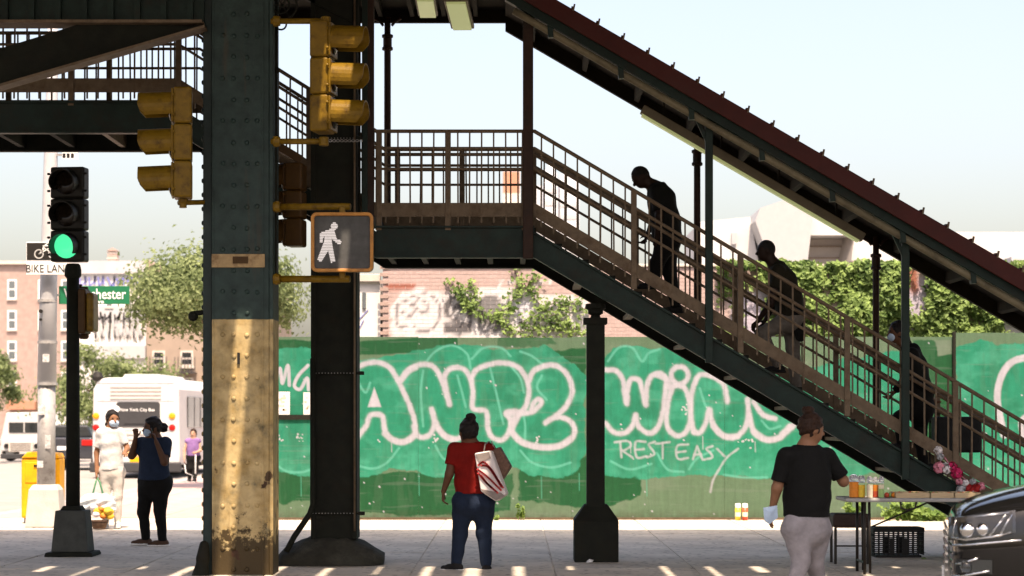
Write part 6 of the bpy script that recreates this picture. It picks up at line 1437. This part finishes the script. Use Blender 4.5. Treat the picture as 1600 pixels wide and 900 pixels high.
# woman in black T-shirt
t, jb = person('woman in black T-shirt and pale grey leggings, hand raised to her mouth', 20.2, dict(head=(1268, 669, .0), neck=(1259, 697, .0), shL=(1228, 712, -.05), shR=(1293, 714, .05), elL=(1214, 763, -.05), wrL=(1206, 798, .02), elR=(1318, 752, .10), wrR=(1297, 722, .22), hpL=(1243, 822, -.03), hpR=(1278, 822, .03), knL=(1252, 878, -.08), anL=(1236, 922, -.28), knR=(1272, 880, .12), anR=(1284, 924, .22)),
    (.42, .9, 0), (.90, .42, 0), 'skin_tan', 'hair_brown', 'tee_black', 'leggings_grey', 'shoe_black', res=.0105, bulk=1.22, hip=1.06, wide=1.12, sleeve=.80, hem=.10, hairdo='bun', handL=(-Z_-X_*.15, X_+Y_*.3, Y_, .35), handR=(Z_*.9-X_*.25, -X_-Y_*.2, Y_, 1.2), leg_r=1.22, tilt=-.1, head_s=1.16)
w = jb['wrL']; mk = thing('face_mask', 'pale blue face mask dangling from the wrist of the woman in black', 'mask', (w[0], w[1]-.05, w[2]-.12))
MB().add([w + np.array(q) for q in ((-.085, -.06, .03), (.04, -.07, .05), (.05, -.05, -.06), (-.03, -.06, -.12), (-.075, -.06, -.09), (-.02, -.09, -.02))], [(0, 1, 5), (1, 2, 5), (2, 3, 5), (3, 4, 5), (4, 0, 5)]).build('cloth', M['mask_blue'], mk)
MB().tube([w + np.array((.04, -.06, .04)), w + np.array((.03, .04, .05)), w + np.array((-.04, .03, .03)), w + np.array((-.08, -.05, .02))], .003, 5).build('ear_loop', M['sign_white'], mk)

# woman in white
t, jw = person('woman in white T-shirt, beige trousers and face mask carrying a bulging bag', 32.9, dict(head=(176, 655, 0), neck=(173, 670, .02), shL=(157, 676), shR=(189, 676), elL=(151, 708, .03), wrL=(151, 738, -.05), elR=(199, 701, -.02), wrR=(194, 708, -.22), hpL=(165, 735), hpR=(185, 735), knL=(166, 777, -.03), anL=(165, 816), knR=(184, 777, -.04), anR=(184, 815, -.05)),
    (.2, -1, 0), (.5, -.86, 0), 'skin_tan', 'hair_black', 'tee_white', 'trousers_beige', 'tee_white', res=.0135, bulk=.98, hip=1.0, sleeve=.72, hem=.02, hairdo='tail', head_s=1.12, mask='mask_blue', handL=(-Z_, X_, -Y_, 1.3), handR=(-Y_+X_*.2, -Z_, X_, .8))
mat('bag_clear', (.62, .66, .68), .25, var=.3, vs=9); mat('goods_yellow', (.75, .48, .06), .5, var=.3, vs=16); mat('goods_orange', (.70, .22, .04), .5, var=.3, vs=20); mat('bag_green', (.10, .30, .16), .5, var=.2)
YGB = 32.6; gb = thing('shopping_bag', 'bulging clear shopping bag of yellow and orange goods held by woman in white', 'bag', P(153, 826, YGB))
q = lambda x, y, d=0: V3(P(x, y, YGB+d))
sdf_obj('bag_body', [ell(q(153, 783), (.26, .17, .12), .05), ell(q(138, 792), (.13, .13, .13), .05), ell(q(168, 792), (.13, .13, .13), .05)], .014, M['bag_clear'], gb, wob=.02, ws=22)
r = np.random.default_rng(4)
for k in range(14):
    m = ['goods_yellow', 'goods_orange', 'goods_yellow', 'petal_white'][k % 4]; c = q(133+40*r.random(), 788+20*r.random(), -.11-.05*r.random()); MB().ball(c, r.uniform(.04, .065), 8, (1.2, .8, .9)).build('goods', M[m], gb, smooth=True)
MB().tube([q(144, 776), q(150, 752), q(152, 747), q(156, 754), q(162, 776)], .014, 6).build('handle', M['bag_green'], gb, smooth=True)
bk = thing('small_basket', 'small dark wicker basket on the pavement below the shopping bag', 'basket', P(155, 827, 32.5))
MB().lathe(P(155, 826, 32.5), [(.09, 0), (.115, .06), (.125, .10), (.11, .105), (.10, .03)], 16).build('bowl', mat('basket_brown', (.12, .07, .045), .8, var=.4, vs=30, bump=.5), bk, smooth=True)
MB().lathe(P(155, 826, 32.5) + Vector((0, 0, .098)), [(.12, 0), (.132, .006), (.132, .02), (.12, .026)], 16).build('rim', M['shoe_brown'], bk)

# woman in navy
t, jn = person('woman in navy top and black trousers holding a phone to her face', 28.3, dict(head=(238, 668, -.03), neck=(243, 687, 0), shL=(222, 692, .06), shR=(259, 691, -.10), elL=(206, 712, .02), wrL=(212, 684, -.10), elR=(257, 722, -.24), wrR=(244, 690, -.26), hpL=(231, 752, .05), hpR=(251, 752, -.05), knL=(224, 800, .0), anL=(228, 841, .10), knR=(250, 800, -.05), anR=(254, 843, -.05)),
    (-.62, -.78, 0), (-.85, -.5, 0), 'skin_brown', 'hair_black', 'tee_navy', 'trousers_black', 'shoe_brown', res=.012, bulk=1.16, hip=1.15, wide=1.12, sleeve=.72, hem=.03, hairdo='backbun', head_s=1.12, mask='mask_blue', handL=(Z_, -Y_, X_, 1.3), handR=(Z_*.9-X_*.3, -X_, Y_, .9), toes={'L': (-1, -.2, 0), 'R': (-1, -.25, 0)}, leg_r=1.1)
w = jn['wrR']; ph = MB(); ph.bar(w + np.array((-.045, -.0, .04)), w + np.array((-.06, -.02, .17)), .012, .07, up=(0, 1, 0)); tag(ph.build('phone', M['ink_black'], bevel=.006), 'dark phone held to the face of the woman in navy', 'phone')

# woman by the bus
t, jp = person('woman in purple top and dark trousers walking beside the bus', 57.0, dict(head=(302, 677), neck=(302, 685), shL=(293, 689), shR=(310, 689), elL=(288, 704, -.05), wrL=(288, 717, -.15), elR=(313, 704, -.03), wrR=(306, 707, -.25), hpL=(297, 714), hpR=(307, 714), knL=(297, 732, -.06), anL=(296, 748), knR=(306, 732, -.1), anR=(304, 748, -.3)),
    (-.1, -1, 0), (-.1, -1, 0), 'skin_light', 'hair_brown', 'tee_purple', 'trousers_black', 'shoe_black', res=.019, sleeve=.15, hem=.04, hairdo='long')
MB().tube([jp['wrL'] + np.array((0, 0, -.05)), jp['wrL'] + np.array((.05, -.1, -.35)), jp['wrL'] + np.array((.3, -.1, -.45)), jp['wrR'] + np.array((0, -.05, -.05))], .018, 6).build('bag_strap', M['tee_white'], t, smooth=True)

# people on the stair
YM1 = 25.85
t, j1 = person('stooping dark silhouetted man climbing highest on the stair, head bowed', YM1, dict(head=(1001, 276), neck=(1018, 289, .0), shL=(1028, 300, -.16), shR=(1028, 300, .16), chest=(1034, 318), waist=(1040, 347), hpL=(1043, 372, -.09), hpR=(1043, 372, .09), elL=(1030, 338, -.24), wrL=(1026, 372, -.16), elR=(1024, 336, .22), wrR=(1012, 366, .2), knL=(1026, 412, -.1), anL=(1022, 440, -.1), knR=(1046, 424, .1), anR=(1056, 478, .1)),
    (-1, 0, 0), (-1, 0, 0), 'skin_dark', 'hair_black', 'jacket_dark', 'trousers_black', 'shoe_black', res=.0125, bulk=1.15, wide=1.2, leg_r=1.22, sleeve=.8, hem=.0, tilt=-.6, sole='shoe_black', head_s=1.08)
t, j2 = person('man in olive shirt and grey trousers leaning on his knee mid-stair', YM1, dict(head=(1197, 391), neck=(1207, 410), shL=(1216, 424, -.17), shR=(1216, 424, .17), chest=(1225, 445), waist=(1233, 470), hpL=(1234, 496, -.09), hpR=(1236, 496, .09), elL=(1204, 474, -.26), wrL=(1184, 502, -.18), elR=(1212, 472, .22), wrR=(1196, 500, .16), knL=(1190, 521, -.14), anL=(1216, 571, -.12), knR=(1240, 562, .1), anR=(1246, 618, .12)),
    (-1, 0, 0), (-1, 0, 0), 'skin_dark', 'hair_black', 'shirt_olive', 'trousers_grey', 'shoe_black', res=.0125, bulk=1.1, wide=1.15, leg_r=1.1, sleeve=.55, hem=.0, tilt=-.05, sole='shoe_black', head_s=1.05)
w = j2['hpL']; sdf_obj('tied_jacket', [cone(w + np.array((.06, -.03, .06)), w + np.array((.12, -.02, -.22)), .09, .06, .03, (Y_, .5)), cone(w + np.array((.04, .0, .08)), w + np.array((.04, .2, .08)), .12, .12, .03)], .015, M['jacket_dark'], t, wob=.012)
t, j3 = person('person in dark coat and face mask starting up the stair bottom', YM1, dict(head=(1402, 519), neck=(1412, 540), shL=(1424, 555, -.18), shR=(1424, 555, .18), chest=(1428, 580), waist=(1433, 608), hpL=(1436, 634, -.1), hpR=(1438, 634, .1), elL=(1440, 596, -.27), wrL=(1456, 620, -.1), elR=(1416, 592, .26), wrR=(1398, 612, .3), knL=(1404, 652, -.1), anL=(1408, 692, -.1), knR=(1438, 690, .1), anR=(1446, 740, .1)),
    (-1, 0, 0), (-1, -.1, 0), 'skin_brown', 'hair_black', 'jacket_dark', 'trousers_black', 'shoe_black', res=.0125, bulk=1.22, hip=1.15, wide=1.1, sleeve=1.2, hem=-.08, hairdo='long', mask='mask_blue', sole='shoe_black', head_s=1.05)
YCT = 26.25
ct = thing('shopping_trolley', 'black box-shaped shopping trolley on the steps behind the person in dark coat', 'trolley', P(1494, 716, YCT))
a, b = P(1459, 707, YCT), P(1530, 651, YCT); MB().box(a.x, b.x, YCT-.15, YCT+.2, a.z, b.z).build('bag', M['bag_black'], ct, bevel=.03)
for y in (YCT-.14, YCT+.19):
    MB().tube([(a.x-.01, y, b.z+.1), (a.x-.01, y, a.z-.25)], .012, 6).build('frame', M['table_metal'], ct)
    w = MB().lathe((a.x+.0, y, a.z-.22), [(.05, -.015), (.09, -.012), (.09, .012), (.05, .015)], 16, axis=(0, 1, 0)).build('wheel', M['rubber'], ct)
MB().tube([(a.x-.01, YCT-.14, b.z+.1), (a.x-.06, YCT-.14, b.z+.2), (a.x-.06, YCT+.19, b.z+.2), (a.x-.01, YCT+.19, b.z+.1)], .013, 6).build('handle', M['table_metal'], ct)
